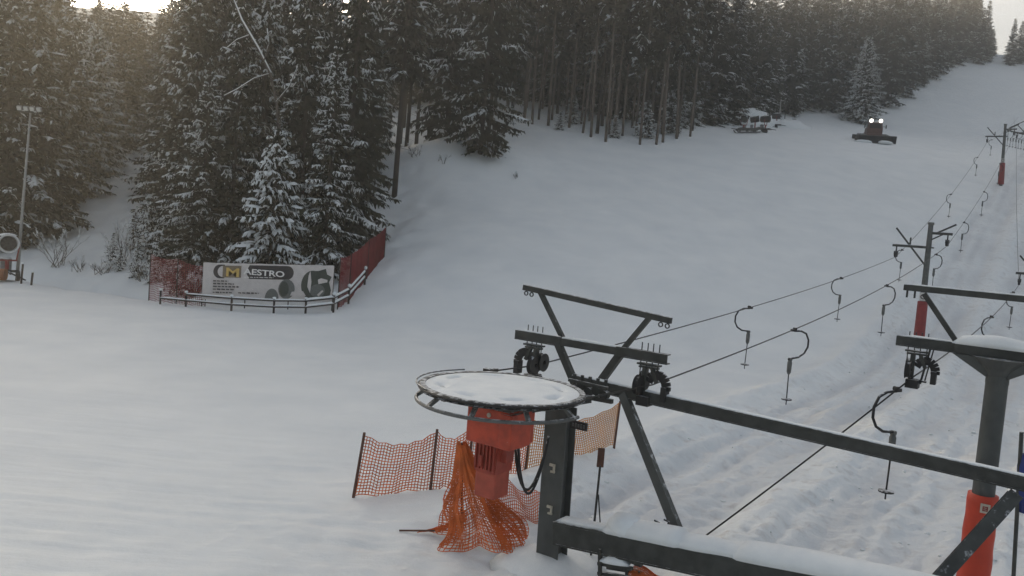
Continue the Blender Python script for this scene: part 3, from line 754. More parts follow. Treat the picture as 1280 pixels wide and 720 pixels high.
m = MB(); m.tube([BP(0, 1.02, -.03), BP(W / 2, 1.0, -.03), BP(W, 1.02, -.03)], .015, 6)
for u in (0, W * .33, W * .66, W): m.tube([BP(u, -.4, -.06), BP(u, 1.05, -.06)], .035, 6)
m.build('support_frame', M['wood_dark'], bn)

rf = thing('rail_fence', 'low wooden rail fence with snow on its rails in front of the banner', 'fence', (B0.x, 43, 0))
fp = [(200, 384, 44.2), (232, 386, 43.6), (289, 389, 43.0), (342, 390, 42.9), (382, 388, 43.2), (417, 382, 43.6), (436, 371, 45.4), (456, 351, 48.6)]
FP = [gp_(*p) for p in fp]; sn = MB()
for i, p in enumerate(FP):
    m = MB(); m.tube([p - Vector((0, 0, .2)), p + Vector((0, 0, .78 if i < 5 else 1.0))], .06, 8); m.build('post', M['wood_dark'], rf)
    sn = MB(); sn.lump(p + Vector((0, 0, .82 if i < 5 else 1.04)), .10, .10, .07 if i < 5 else .12, i); sn.build('snow_cap', M['snow'], rf, smooth=True)
for i in range(len(FP) - 1):
    for zz in (.34, .68):
        if i == 0 and zz > .5: continue
        a = FP[i] + Vector((0, -.07, zz + (.12 if i > 4 else 0))); b = FP[i + 1] + Vector((0, -.07, zz + (.12 if i > 3 else 0)))
        m = MB(); m.tube([a, b], .045, 7); ra_ = m.build('rail', M['wood_dark'], rf); sn = MB()
        snow_strip(sn, a + Vector((0, 0, .04)), b + Vector((0, 0, .04)), .09, .06 if i < 4 else .12, i); sn.build('snow_cover', M['snow'], ra_, smooth=True)

# ------------------------------------------------------------------ floodlight mast, stakes, snow guns
lb = gp_(21, 345, 51.0); lt = P(38, 141, 51.0)
lm = thing('floodlight_mast', 'tall thin grey floodlight mast leaning slightly at the left edge', 'floodlight', lb)
m = MB(); m.tube([lb - Vector((0, 0, .3)), lb.lerp(lt, .5), lt], [.11, .085, .06], 10); m.build('mast', mat('mast_zinc', (.34, .34, .33), .5, .2), lm, smooth=True)
m = MB(); m.beam(lt + Vector((-.75, 0, .05)), lt + Vector((.75, 0, -.02)), .08, .08); m.build('crossbar', M['steel'], lm)
for dx in (-.62, -.2, .2, .62):
    c = lt + Vector((dx, -.12, .24)); m = MB(); m.box(c, .30, .16, .28, (Vector((1, 0, 0)), Vector((0, .9, .4)).normalized(), Vector((0, -.4, .9)).normalized()))
    f = m.build('lamp_head', M['grey'], lm, bevel=.02); m = MB(); m.box(c + Vector((0, -.075, -.035)), .25, .02, .23, (Vector((1, 0, 0)), Vector((0, .9, .4)).normalized(), Vector((0, -.4, .9)).normalized()))
    m.build('lens', M['lampoff'], f)

def snow_gun(c, s, aim, label, group=None, body='white', tank=True):
    """fan snow cannon on a wheeled carriage; c ground point, aim = facing direction"""
    aim = Vector(aim).normalized(); sd = aim.cross(Vector((0, 0, 1))).normalized(); up = sd.cross(aim)
    root = thing('snow_cannon', label, 'snow cannon', c, group)
    h = Vector((0, 0, 1)); c = Vector(c); k = c + h * 2.35 * s
    m = MB(); m.lathe(k, aim, [(.40 * s, -.95 * s), (.52 * s, -.9 * s), (.56 * s, -.3 * s), (.58 * s, .55 * s), (.60 * s, .62 * s), (.50 * s, .62 * s), (.47 * s, .40 * s), (.46 * s, -.2 * s)], 24)
    m.build('barrel', M[body], root, smooth='auto')
    m = MB(); m.cyl(k + aim * .35 * s, aim, .45 * s, .04 * s); f = m.build('fan_grille', M['black'], root)
    m = MB()
    for j in range(8):
        a = j * math.pi / 4; d = sd * math.cos(a) + up * math.sin(a); m.beam(k + aim * .42 * s + d * .06 * s, k + aim * .42 * s + d * .44 * s, .12 * s, .02 * s, aim)
    m.build('fan_blade', M['steel'], f)
    m = MB()
    for sg in (-1, 1): m.beam(k + sd * .66 * s * sg, c + h * 1.3 * s + sd * .5 * s * sg, .08 * s, .1 * s, aim)
    m.beam(c + h * 1.3 * s - sd * .55 * s, c + h * 1.3 * s + sd * .55 * s, .1 * s, .1 * s); m.cyl(c + h * 1.0 * s, (0, 0, 1), .12 * s, .6 * s, 12)
    m.build('yoke', M['pad_red2'], root)
    m = MB(); m.box(c + h * .62 * s, 1.9 * s, 1.1 * s, .16 * s, (aim, sd, h)); m.beam(c + h * .6 * s + aim * .9 * s, c + h * .45 * s + aim * 1.9 * s, .1 * s, .1 * s)
    for sg in (-1, 1): m.beam(c + h * .6 * s, c + h * .05 * s + sd * 1.1 * s * sg - aim * .5 * s, .08 * s, .08 * s)
    m.build('carriage', M['steel'], root)
    for sg in (-1, 1):
        m = MB(); m.cyl(c + h * .34 * s + sd * .62 * s * sg - aim * .1 * s, sd, .34 * s, .2 * s, 18); w = m.build('wheel', M['black'], root)
    m = MB(); m.box(c + h * 1.05 * s - aim * .6 * s, .5 * s, .6 * s, .7 * s, (aim, sd, h)); m.build('control_box', M['grey'], root, bevel=.02)
    if tank:
        m = MB(); m.cyl(c + h * .5 * s - sd * 0 + Vector((.05, -1.3, 0)) * s, (1, .2, 0), .36 * s, 1.3 * s, 16); m.build('tank', M['tank'], root, smooth='auto')
    m = MB(); m.lump(k + h * .55 * s - aim * .1 * s, .5 * s, .5 * s, .12 * s, 5); m.build('snow_cover', M['snow'], root, smooth=True); m = MB(); m.lump(c + h * 1.42 * s - aim * .6 * s, .32 * s, .32 * s, .1 * s, 6); m.build('snow_cover', M['snow'], root, smooth=True)
    return root
snow_gun(gp_(8, 352, 50.3), 1.0, (.62, -.78, .08), 'white snow cannon with round black mouth and reddish yoke at the left edge')
for px, py, hh, lab in ((26, 358, 1.25, 'dark leaning stake with snow on it beside the snow cannon'), (39, 350, .8, 'short dark stake on the ledge right of the snow cannon')):
    g = gp_(px, py, 48.5); r_ = thing('stake', lab, 'stake', g); m = MB(); m.tube([g - Vector((0, 0, .2)), g + Vector((.08, 0, hh))], .06, 8); m.build('pole', M['wood_dark'], r_)
    m = MB(); m.lump(g + Vector((.08, 0, hh + .03)), .1, .1, .07, 3); m.build('snow_cover', M['snow'], r_, smooth=True)
grp = 'snow cannons parked below the far wood'
for px, py, s_, aim, lab in ((929, 165, .72, (-.4, -.9, 0), 'leftmost parked snow cannon, standing on the dark sled at the foot of the far wood'),
                        (943, 165, .74, (.9, -.4, .2), 'second parked snow cannon, on the right end of the dark sled'),
                        (956, 166, .8, (.8, -.6, 0), 'third parked snow cannon, alone just right of the sled'),
                        (970, 160, .78, (.9, -.4, 0), 'rightmost parked snow cannon, by the snow mound')):
    g = G(px, py, 80, 200); snow_gun(g, s_ * .98, aim, lab, grp, 'black', False)
a = G(921, 167, 80, 200); b = G(948, 167, 80, 200); mid = (a + b) / 2
sl = thing('transport_sled', 'long dark transport sled lying under the two left snow cannons below the far wood', 'sled', mid)
m = MB(); d = (b - a).normalized(); m.beam(a + Vector((0, -.6, .55)), b + Vector((0, -.6, .55)), .12, .22); m.beam(a + Vector((0, .6, .55)), b + Vector((0, .6, .55)), .12, .22)
for k in range(6): q = a.lerp(b, k / 5); m.beam(q + Vector((0, -.54, .56)), q + Vector((0, .54, .56)), .15, .08)
m.build('deck', M['steel'], sl)
for sg in (-.6, .6):
    m = MB(); m.tube([a + Vector((-.3, sg, .5)), a + Vector((0, sg, .12)), b + Vector((0, sg, .12))], .07, 6)
    for k in (.1, .5, .9): q = a.lerp(b, k); m.beam(q + Vector((0, sg, .12)), q + Vector((0, sg, .45)), .07, .07)
    m.build('runner', M['black'], sl)
# snow mound with posts and the little frames beside the guns
g = G(985, 160, 80, 220); m = MB(); m.lump(g + Vector((0, 3, .2)), 4.6, 2.2, 1.5, 9, 24, 10, .25); m.lump(g + Vector((-2, 3.4, .9)), 2.0, 1.5, 1.35, 4, 20, 8, .25)
tag(m.build('snow_mound', M['snow'], None, smooth=True, loc=g), 'heap of piled snow below the far wood right of the parked snow cannons', 'snow heap')
gq = G(945, 160, 80, 220); m = MB(); m.lump(gq + Vector((-.5, 5, 1.0)), 5.2, 2.2, 2.6, 14, 24, 10, .25)
tag(m.build('snow_mound', M['snow'], None, smooth=True, loc=gq), 'taller heap of piled snow directly behind the parked snow cannons', 'snow heap')
for px, h_, lab in ((977, 3.2, 'pale post sticking out of the snow heap'), (984, 2.6, 'thin dark post on the snow heap, right of the pale post')):
    q = G(px, 154, 80, 220) + Vector((0, 1.6, 1.2)); m = MB(); m.tube([q - Vector((0, 0, 2)), q + Vector((0, 0, h_))], .07, 6); tag(m.build('marker_post', M['white'] if px == 977 else M['wood_dark'], None, loc=q), lab, 'post')
for px, lab in ((917, 'small dark frame on the snow left of the transport sled'), (992, 'small dark frame on the snow right of the heap')):
    q = G(px, 166 if px < 950 else 158, 80, 220); m = MB()
    for dx in (-.35, .35): m.beam(q + Vector((dx, 0, -.1)), q + Vector((dx, 0, 1.3)), .1, .1)
    for z_ in (.5, 1.2): m.beam(q + Vector((-.35, 0, z_)), q + Vector((.35, 0, z_)), .08, .1)
    tag(m.build('steel_trestle', M['steel'], None, loc=q), lab, 'frame')

# ------------------------------------------------------------------ snow groomer
gc = G(1090, 177, 80, 200)
gr = thing('snow_groomer', 'dark snow groomer with two bright roof lamps working alone on the upper piste', 'snow groomer', gc)
sl_ = math.atan2(hz(gc.x, gc.y + 3) - hz(gc.x, gc.y - 3), 6)
fa = Vector((-.28, -1, -sl_)).normalized(); sa = fa.cross(Vector((0, 0, 1))).normalized() * -1; ua = sa.cross(fa).normalized()
if ua.z < 0: ua = -ua
ax = (sa, fa, ua)
def gpt(x, y, z): return gc + sa * x + fa * y + ua * z
for sg in (-1, 1):
    m = MB(); pr = [(-1.9, .55), (-1.6, .15), (-1.2, .03), (1.2, .03), (1.7, .2), (2.0, .6), (1.7, .95), (-1.5, .95)]
    k0 = 0
    for xx in (sg * 1.05, sg * 1.95):
        for y_, z_ in pr: m.v.append(tuple(gpt(xx, y_, z_)))
    n = len(pr)
    for i in range(n): m.f.append((i, (i + 1) % n, n + (i + 1) % n, n + i))
    m.f.append(tuple(range(n))); m.f.append(tuple(range(n, 2 * n))[::-1])
    for i in range(22): m.box(gpt(sg * 1.5, -1.5 + i * .15, .99), .95, .05, .06, ax)
    tk = m.build('track', M['black'], gr)
    m = MB()
    for y_ in (-1.4, -.7, 0, .7, 1.4): m.cyl(gpt(sg * 1.97, y_, .45), sa, .28, .06, 14)
    m.build('road_wheels', M['grey'], tk)
m = MB(); m.box(gpt(0, -.2, .85), 2.0, 3.8, .7, ax); m.box(gpt(0, -1.2, 1.45), 1.9, 1.5, .6, ax); m.build('chassis', M['cabred'], gr, bevel=.05)
m = MB(); v = [gpt(x * (1.0 if z_ < 2 else .85), y_ * (1 if z_ < 2 else .8) + .5, z_) for z_ in (1.2, 1.9, 2.75) for x, y_ in ((-1, -.8), (1, -.8), (1, 1.0), (-1, 1.0))]
m.add(v, [(0, 3, 2, 1), (8, 9, 10, 11)] + [(k + i, k + (i + 1) % 4, k + 4 + (i + 1) % 4, k + 4 + i) for k in (0, 4) for i in range(4)])
cb = m.build('cab', M['cabred'], gr, bevel=.05)
m = MB(); m.box(gpt(0, 1.44, 2.3), 1.5, .05, .68, (sa, (fa + ua * .12).normalized(), (ua - fa * .12).normalized())); m.build('windscreen', M['glass'], cb)
for sg in (-1, 1):
    m = MB(); m.box(gpt(sg * .945, .55, 2.3), .05, 1.1, .6, (sa, fa, (ua - sa * .14 * sg).normalized())); m.build('side_window', M['glass'], cb)
    m = MB(); m.tube([gpt(sg * .9, 1.2, 2.2), gpt(sg * 1.35, 1.4, 2.2)], .03, 5); m.box(gpt(sg * 1.4, 1.4, 2.2), .14, .08, .5, ax); m.build('mirror', M['black'], cb)
m = MB(); m.box(gpt(0, .5, 2.81), 1.7, 1.5, .08, ax); m.build('roof', M['white'], cb)
for sg in (-1, 1):
    m = MB(); m.box(gpt(sg * .62, 1.2, 2.98), .62, .2, .28, ax); h_ = m.build('lamp_housing', M['black'], gr)
    m = MB(); m.cyl(gpt(sg * .62, 1.34, 3.0), fa, .27, .06, 20); m.build('lamp', M['lampon'], h_)
m = MB()
for i in range(-6, 6):
    x0, x1 = i * .44, (i + 1) * .44; yo = lambda x: 3.1 - .10 * abs(x) ** 1.3 + (.5 if abs(x) > 2.2 else 0)
    for z0, z1, dy in ((.0, .35, .1), (.35, .85, 0), (.85, 1.05, .12)):
        m.add([gpt(x0, yo(x0) + dy, z0), gpt(x1, yo(x1) + dy, z0), gpt(x1, yo(x1) + (0 if z1 < 1 else .16), z1), gpt(x0, yo(x0) + (0 if z1 < 1 else .16), z1)], [(0, 1, 2, 3)])
bl = m.build('blade', M['black'], gr); sm = bl.modifiers.new('thick', 'SOLIDIFY'); sm.thickness = .07
m = MB()
for sg in (-1, 1): m.beam(gpt(sg * .6, 1.7, .6), gpt(sg * .9, 3.0, .5), .16, .16, ua)
m.build('blade_arm', M['steel'], gr)
m = MB(); m.cyl(gpt(0, -3.0, .45), sa, .35, 4.8, 14); m.beam(gpt(-.7, -2.1, .9), gpt(-.7, -3, .7), .15, .15, ua); m.beam(gpt(.7, -2.1, .9), gpt(.7, -3, .7), .15, .15, ua); m.build('tiller', M['black'], gr)
m = MB(); m.lump(gpt(-1.6, 3.4, .15), 1.3, .5, .3, 3); m.lump(gpt(1.3, 3.4, .15), 1.1, .5, .28, 4); tag(m.build('pushed_snow', M['snow'], None, smooth=True, loc=gpt(0, 3.4, 0)), 'small ridge of snow pushed up in front of the groomer blade', 'snow ridge')

# ------------------------------------------------------------------ drive station of the left lift
WC = P(628, 486, 12.1); WR = 1.28
colX = P(701, 520, 13.15); colb = Vector((colX.x, colX.y, hz(colX.x, colX.y)))
st = thing('drive_station', 'dark steel drive station with horizontal bullwheel, orange gearbox and long beams', 'ski lift', colb)
Z = Vector((0, 0, 1)); axL = (PD, AD, Z)
m = MB(); lean = Vector((-.16, 0, 0)); top = Vector((colX.x, colX.y, colX.z + .15)); bot = colb + lean * -.3 - Z * .3
w2, d2 = .42, .30
def colpiece(c, x, y): m.beam(bot + PD * c[0] + AD * c[1], top + PD * c[0] + AD * c[1], x, y, AD)
for sg in (-1, 1):
    m.beam(bot + AD * sg * d2 / 2, top + AD * sg * d2 / 2, w2, .025, AD)
m.beam(bot + PD * .09, top + PD * .09, .03, d2 - .03, AD); m.beam(bot - PD * .12, top - PD * .12, .03, d2 - .03, AD)
m.build('column', M['column'], st, bevel=.004)
fr = bot + (top - bot) * .32 - AD * (d2 / 2 + .02); 
for t in (.42, .66):
    q = bot + (top - bot) * t - AD * (d2 / 2 + .03) + PD * .0
    m = MB(); m.box(q + Z * .05, .09, .03, .04, axL); m.box(q + PD * .04, .03, .03, .14, axL); m.box(q - Z * .06 + PD * .02, .08, .03, .03, axL); m.build('bracket', M['snow'] if t < 0 else M['label'], st)
m = MB(); m.lathe(colb + Vector((0, 0, -.1)), Z, [(1.0, 0), (.7, .12), (.42, .2), (.2, .24)], 24); sp = m.build('snow_cover', M['snow'], st, smooth=True)
# bullwheel
bw = MB(); bw.lathe(WC, Z, [(WR - .10, -.035), (WR - .02, -.05), (WR, -.035), (WR - .035, -.01), (WR, .02), (WR - .02, .035), (WR - .10, .03)], 72, True); wl = bw.build('bullwheel', M['steel'], st, smooth='auto')
m = MB(); m.lathe(WC, Z, [(.06, -.03), (WR - .09, -.03), (WR - .09, -.012), (.06, -.012)], 48, True)
for k in range(8):
    a = k * math.pi / 4; m.beam(WC + Vector((math.cos(a), math.sin(a), 0)) * .1 - Z * .06, WC + Vector((math.cos(a), math.sin(a), 0)) * (WR - .1) - Z * .05, .07, .07)
m.cyl(WC - Z * .12, Z, .18, .24, 20); m.build('spokes', M['steel'], wl)
m = MB(); nr, na = 30, 120; k0 = 0
for i in range(nr + 1):
    r = (WR - .05) * i / nr
    for j in range(na):
        a = 2 * math.pi * j / na; x = r * math.cos(a); y = r * math.sin(a); e = 1 - (i / nr) ** 6
        dent = sum(math.exp(-((math.hypot(x, y) - .92) / .055) ** 2 - (((a - q0 + math.pi) % (2 * math.pi) - math.pi) / .16) ** 2) for q0 in [q * math.pi / 4 + .2 for q in range(8)])
        m.v.append((WC.x + x, WC.y + y, WC.z + .012 + e * (.035 + .012 * float(fbm(x * 3, y * 3, 4))) - dent * .125 * e))
for i in range(nr):
    for j in range(na): a = i * na + j; b = i * na + (j + 1) % na; m.f.append((a, b, b + na, a + na))
m.build('snow_cover', M['snow'], wl, smooth=True)
# guard ring below the wheel (front left half), on brackets
m = MB(); gz = WC - Z * .20; rr_ = WR + .02
a0, a1 = rad(135), rad(330)
arc = [gz + Vector((math.cos(a), math.sin(a), 0)) * rr_ for a in np.linspace(a0, a1, 40)]
m.tube(arc, .028, 8)
for a in np.linspace(a0 + .15, a1 - .1, 6):
    d = Vector((math.cos(a), math.sin(a), 0)); m.beam(gz + d * (rr_), WC - Z * .06 + d * (WR - .18), .06, .05)
m.build('rope_guard', M['galv'], st, smooth='auto')
m = MB(); m.tube([WC + Vector((math.cos(a), math.sin(a), 0)) * (WR + .035) + Z * .05 for a in np.linspace(rad(120), rad(215), 16)], .012, 6); m.build('guard_rod', M['galv'], st)
# support arm wheel -> column and clutter on the column head
hb = WC - Z * .27
m = MB(); m.channel(hb + AD * .1, Vector((top.x, top.y, hb.z)) + AD * .5, .22, .18); m.channel(hb + AD * .1 + PD * .35, Vector((top.x, top.y, hb.z)) + AD * .3 + PD * .35, .10, .12)
m.box(Vector((top.x, top.y, hb.z - .02)) - AD * .1, .62, .6, .07, axL)
m.build('support_arm', M['steel'], st, bevel=.004)
m = MB(); R_ = random.Random(8)
hc = Vector((top.x, top.y, hb.z + .12)) + AD * .35 + PD * .25
for k in range(5): m.cyl(hc + PD * (-.25 + .15 * k) + Z * R_.uniform(-.02, .05), AD, .075, .12, 12); m.beam(hc + PD * (-.25 + .15 * k) - Z * .12, hc + PD * (-.25 + .15 * k) + Z * .24, .04, .05, AD)
m.beam(hc - PD * .45 - Z * .12, hc + PD * .5 - Z * .1, .08, .07); m.beam(hc - PD * .3 + Z * .14 - AD * .1, hc + PD * .45 + Z * .12 - AD * .1, .05, .05)
m.box(hc - AD * .65 - Z * .1 - PD * .25, .24, .1, .16, axL); m.build('head_rollers', M['steel'], st)
m = MB(); pc = P(724, 532, 12.75); m.box(pc, .30, .03, .13, (PD, AD, Z)); npl = m.build('number_plate', M['pill'], st)
m = MB()
for k in range(5): m.box(pc - AD * .025 + PD * (-.10 + .05 * k), .028, .012, .07 if k % 2 else .05, (PD, AD, Z))
m.build('plate_marks', M['galv'], npl)
# gearbox, motor
gx = Vector((WC.x, WC.y, 0)); 
top_g = WC.z - .12
def fz(py): return P(628, py, 12.1).z
m = MB(); m.box(gx + Z * ((fz(506) + fz(552)) / 2) + PD * .02, .78, .72, fz(506) - fz(552), axL); gb = m.build('gearbox', M['orange_paint'], st, bevel=.03)
m = MB(); m.box(gx + Z * fz(530) + PD * .36 - AD * .1, .22, .55, fz(515) - fz(558), axL); m.build('side_cover', M['orange_paint'], gb, bevel=.02)
m = MB(); m.cyl(gx + Z * fz(514) - AD * .365 + PD * .05, AD, .035, .03, 12); m.build('sight_glass', M['label'], gb)
mc = gx - PD * .06
m = MB(); m.box(mc + Z * (fz(588) + fz(621)) / 2, .38, .40, fz(588) - fz(621), axL); m.build('motor_base', M['motor_light'], st, bevel=.03)
m = MB(); m.box(mc + Z * (fz(552) + fz(588)) / 2, .40, .42, fz(552) - fz(588) + .02, axL)
for k in range(6):
    m.box(mc - AD * .225 + PD * (-.17 + .068 * k) + Z * fz(570), .02, .05, .38, axL); m.box(mc - PD * .215 + AD * (-.17 + .068 * k) + Z * fz(570), .05, .02, .38, axL)
m.box(mc - AD * .26 - PD * .05 + Z * fz(574), .05, .05, .17, axL); m.box(mc + PD * .24 + Z * fz(566), .12, .2, .2, axL)
m.build('motor', M['motor'], st)
m = MB()
for o_ in (0, .06):
    a = P(644, 556, 12.2); b = P(686, 545, 12.9); pts_ = []
    for t in np.linspace(0, 1, 16): q = a.lerp(b, t); pts_.append(q - Z * (.85 + o_) * (math.sin(math.pi * t) ** .75) * (1 - .12 * t) + PD * o_ * (1 - t))
    m.tube(pts_, .022, 8)
m.build('cable_loop', M['black'], st, smooth=True)
# portal: top arm, cross arm, braces
LA, RA = P(655, 359, 14.75), P(839, 401, 13.1)
LC, RC = P(646, 419, 14.85), P(836, 448, 13.1); LC.z = RC.z = (LC.z + RC.z) / 2
LA.z += .0
U0 = P(716, 475, 14.1); U1 = P(1290, 606, 10.35); zavg = (U0.z + U1.z) / 2
ex = (U1 - U0).normalized()
m = MB(); m.channel(U0, U1 + ex * .6, .16, .20); ub = m.build('upper_beam', M['steel'], st, bevel=.003)
m = MB(); snow_strip(m, U0 + Z * .10 + ex * .1, U1 + ex * .5 + Z * .10, .13, .022, 3); m.build('snow_cover', M['snow'], ub, smooth=True)
m = MB(); m.beam(LA, RA, .09, .10); ta = m.build('top_arm', M['steel'], st, bevel=.003)
m = MB()
for e, sg in ((LA, 1), (RA, -1)):
    for k in (.05, .15): 
        c = e + (RA - LA).normalized() * sg * k * 1.2 - Z * .10; m.lathe(c, AD, [(.045, -.01), (.045, .01), (.028, .01), (.028, -.01)], 12, True)
m.build('eyelet', M['steel'], ta)
dC = (RC - LC).normalized()
m = MB(); m.channel(LC, LC + dC * 1.0, .14, .17); m.channel(RC - dC * .95, RC, .14, .17); m.beam(LC + dC * .9 + Z * .0, RC - dC * .85, .12, .13); ca_ = m.build('cross_arm', M['steel'], st, bevel=.003)
m = MB(); snow_strip(m, LC + dC * .05 + Z * .085, LC + dC * .95 + Z * .085, .11, .022, 5); snow_strip(m, LC + dC * .95 + Z * .066, RC - dC * .9 + Z * .066, .11, .035, 6); m.build('snow_cover', M['snow'], ca_, smooth=True)
for a, b in (((675, 364, 14.55), (704, 424, 14.35)), ((812, 397, 13.35), (776, 440, 13.65))):
    m = MB(); m.channel(P(*a), P(*b), .08, .08, .015, AD); m.build('upper_brace', M['steel'], st, bevel=.002)
for a, b, w_ in (((697, 428, 14.3), (718, 478, 14.15), .12), ((776, 442, 13.6), (750, 478, 13.95), .13)):
    m = MB(); m.channel(P(*a), P(*b), w_, .11, .016, AD); m.build('lower_brace', M['steel'], st, bevel=.002)
# sheave assemblies
def sheaves(c, st_, side, s=1.0, nm='sheave_assembly'):
    """c: point on the arm's underside"""
    m = MB(); 
    for dx in (-.16, -.05, .05, .16): m.cyl(c + PD * dx * s + Z * .0 * s, Z, .010 * s, .62 * s, 6)
    m.box(c - Z * .05 * s, .40 * s, .14 * s, .03 * s, axL); m.box(c - Z * .10 * s, .34 * s, .1 * s, .03 * s, axL)
    m.beam(c - Z * .1 * s + PD * .06 * side * s, c - Z * .62 * s + PD * .06 * side * s, .08 * s, .10 * s, AD); m.beam(c - Z * .1 * s - PD * .06 * s * side, c - Z * .34 * s - PD * .16 * side * s, .06 * s, .07 * s, AD)
    a = m.build(nm, M['steel'], st_, bevel=.002)
    for dx, dy, dz, r in ((.13, .12, -.36, .17), (.10, -.12, -.40, .17)):
        m = MB(); q = c + PD * dx * side * s + AD * dy * s + Z * dz * s; m.lathe(q, PD, [(r * s, -.045 * s), (r * .84 * s, -.02 * s), (r * .84 * s, .02 * s), (r * s, .045 * s), (.04 * s, .05 * s), (.04 * s, -.05 * s)], 24, True); m.build('sheave', M['black'], a, smooth='auto')
    m = MB(); q = c - PD * .17 * side * s - Z * .40 * s; pts_ = []
    for t in np.linspace(0, 1, 10): an = rad(20 + 170 * t); pts_.append(q + AD * 0 + PD * (math.cos(an) * .17 * side) * s * -1 * -1 + Z * math.sin(an) * .20 * s)
    for i in range(9): m.beam(pts_[i], pts_[i + 1], .15 * s, .05 * s, AD)
    m.box(q - PD * .15 * side * s - Z * .1 * s, .09 * s, .17 * s, .24 * s, axL); m.build('rope_catcher', M['black'], a)
    m = MB(); m.box(c + PD * .02 * side * s - Z * .66 * s, .22 * s, .26 * s, .16 * s, axL); m.box(c + PD * .16 * s - Z * .6 * s, .10 * s, .05 * s, .03 * s, axL); m.build('grip_guide', M['black'], a)
cL = LC + dC * .38 - Z * .085; cR = RC - dC * .42 - Z * .085
cL = P(668, 428, 14.6); cR = P(812, 452, 13.3)
sheaves(cL, st, 1); sheaves(cR, st, -1)
# lower beam with heaped snow, strut, brace
D0 = P(697, 664, 12.85); D1 = P(1075, 741, 10.05); dz = (D1 - D0).normalized(); D1 = D1 + dz * 1.8
m = MB(); m.channel(D0, D1, .30, .38, .03); lbm = m.build('lower_beam', M['steel'], st, bevel=.004)
m = MB(); m.box(D0.lerp(D1, .22), .06, .06, .5, axL); m.build('clamp', M['steel'], lbm)
m = MB(); Tb = Z * .19
snow_strip(m, D0 + Tb - dz * .0, D0 + Tb + dz * 1.05, .24, .09, 11); snow_strip(m, D0 + Tb + dz * .9, D0 + Tb + dz * 2.3, .46, .24, 12); snow_strip(m, D0 + Tb + dz * 1.6, D0 + Tb + dz * 4.2, .42, .17, 13); snow_strip(m, D0 + Tb + dz * 3.0, D1 + Tb, .52, .22, 14)
m.lump(D0 + Tb + dz * 1.25 + Z * .12, .30, .26, .20, 5, 14, 8, .15); m.build('snow_cover', M['snow'], lbm, smooth=True)
m = MB()
for px, py in ((822, 657), (834, 656)):
    q = P(px, py, 12.0); m.tube([q - Z * .1, q + Z * .05 + PD * .02, q + Z * .07 - PD * .06], .018, 6)
m.build('rope_loop', M['steel'], lbm)
m = MB(); m.channel(P(779, 492, 13.55), P(852, 676, 12.0), .15, .13, .018, AD); m.build('strut', M['column'], st, bevel=.003)
m = MB(); m.channel(P(1269, 618, 10.3), P(1130, 772, 9.85), .17, .15, .02, AD); m.build('brace', M['steel'], st, bevel=.003)
# bracket frame under the lower beam
m = MB()
for dy_ in (0, 14, 26):
    a = P(748, 690 + dy_, 12.3); b = P(790, 697 + dy_, 11.9); m.beam(a, b, .07, .05); m.beam(a + AD * .3, b + AD * .3, .07, .05)
for px in (750, 784): m.beam(P(px, 686, 12.2), P(px, 735, 12.2), .05, .05, AD)
m.cyl(P(798, 703, 12.0), PD, .06, .12, 12); fb = m.build('hanger_frame', M['steel'], st)
m = MB(); snow_strip(m, P(752, 699, 12.2), P(788, 706, 12.0), .3, .1, 3); m.build('snow_cover', M['snow'], fb, smooth=True)
nr_ = thing('rolled_net', 'bundle of orange netting under the snowy lower beam at the bottom edge', 'net', gp_(825, 730, 11.9))
m = MB(); na0 = P(792, 712, 12.3); nb0 = P(862, 736, 11.9)
def S4(u, v):
    a = v * 6.283; r = .20 * (1 - .3 * u); p = na0.lerp(nb0, u) - Z * .10; return p + AD * math.cos(a) * r + Z * math.sin(a) * r * .8 + Z * .03 * math.sin(u * 12)
net(m, S4, 40, 30, .014, 60); m.build('netting', M['net_orange'], nr_)
m = MB(); m.tube([na0 - Z * .12, nb0 - Z * .12 + PD * .6], .10, 8); m.build('core', M['net_orange'], nr_)
# marker with paddle
q = gp_(743, 643, 13.6); mk = thing('marker_pole', 'thin pole with a small brown paddle standing right of the steel column', 'marker', q)
m = MB(); tp_ = P(750, 585, 13.6); m.tube([q - Z * .2, tp_ + Z * .05], .02, 8); m.tube([P(748, 618, 13.6), gp_(758, 646, 13.5)], .012, 6); m.build('pole', M['steel'], mk)
m = MB(); m.box(P(751, 572, 13.6), .12, .03, .34); m.build('paddle', M['post'], mk, bevel=.01)

# ------------------------------------------------------------------ portal of the right lift
XB = P(1247, 470, 13.0)
pb = thing('lift_portal', 'steel lift portal on a round column at the right edge, red pad at its foot', 'ski lift', (XB.x, XB.y, hz(XB.x, XB.y)))
LB = P(1121, 425, 13.85); mid = P(1250, 452, 13.0); LBz = LB.z; RB = LB + PD * 3.1
m = MB(); m.channel(LB, LB + PD * .95, .16, .17); m.channel(RB - PD * .95, RB, .16, .17); m.beam(LB + PD * .9 , RB - PD * .9, .30, .15); cb_ = m.build('cross_arm', M['steel'], pb, bevel=.003)
cx = LB + PD * 1.55
m = MB(); snow_strip(m, LB + PD * .1 + Z * .088, LB + PD * .9 + Z * .088, .12, .03, 8); snow_strip(m, LB + PD * .85 + Z * .077, RB - PD * .8 + Z * .077, .40, .17, 9); m.build('snow_cover', M['snow'], cb_, smooth=True)
m = MB(); m.lathe(cx - Z * .45, Z, [(.17, -.05), (.17, .08), (.24, .2), (.40, .37)], 20)
for sg in (-1, 1): m.add([cx - Z * .08 + PD * sg * .68 - AD * .13, cx - Z * .08 + PD * sg * .68 + AD * .13, cx - Z * .10 + AD * .13, cx - Z * .10 - AD * .13, cx - Z * .40 + PD * sg * .16 - AD * .13, cx - Z * .40 + PD * sg * .16 + AD * .13], [(0, 1, 2, 3), (0, 4, 5, 1), (0, 3, 4), (1, 5, 2), (3, 2, 5, 4)])
m.build('gusset', M['column'], pb)
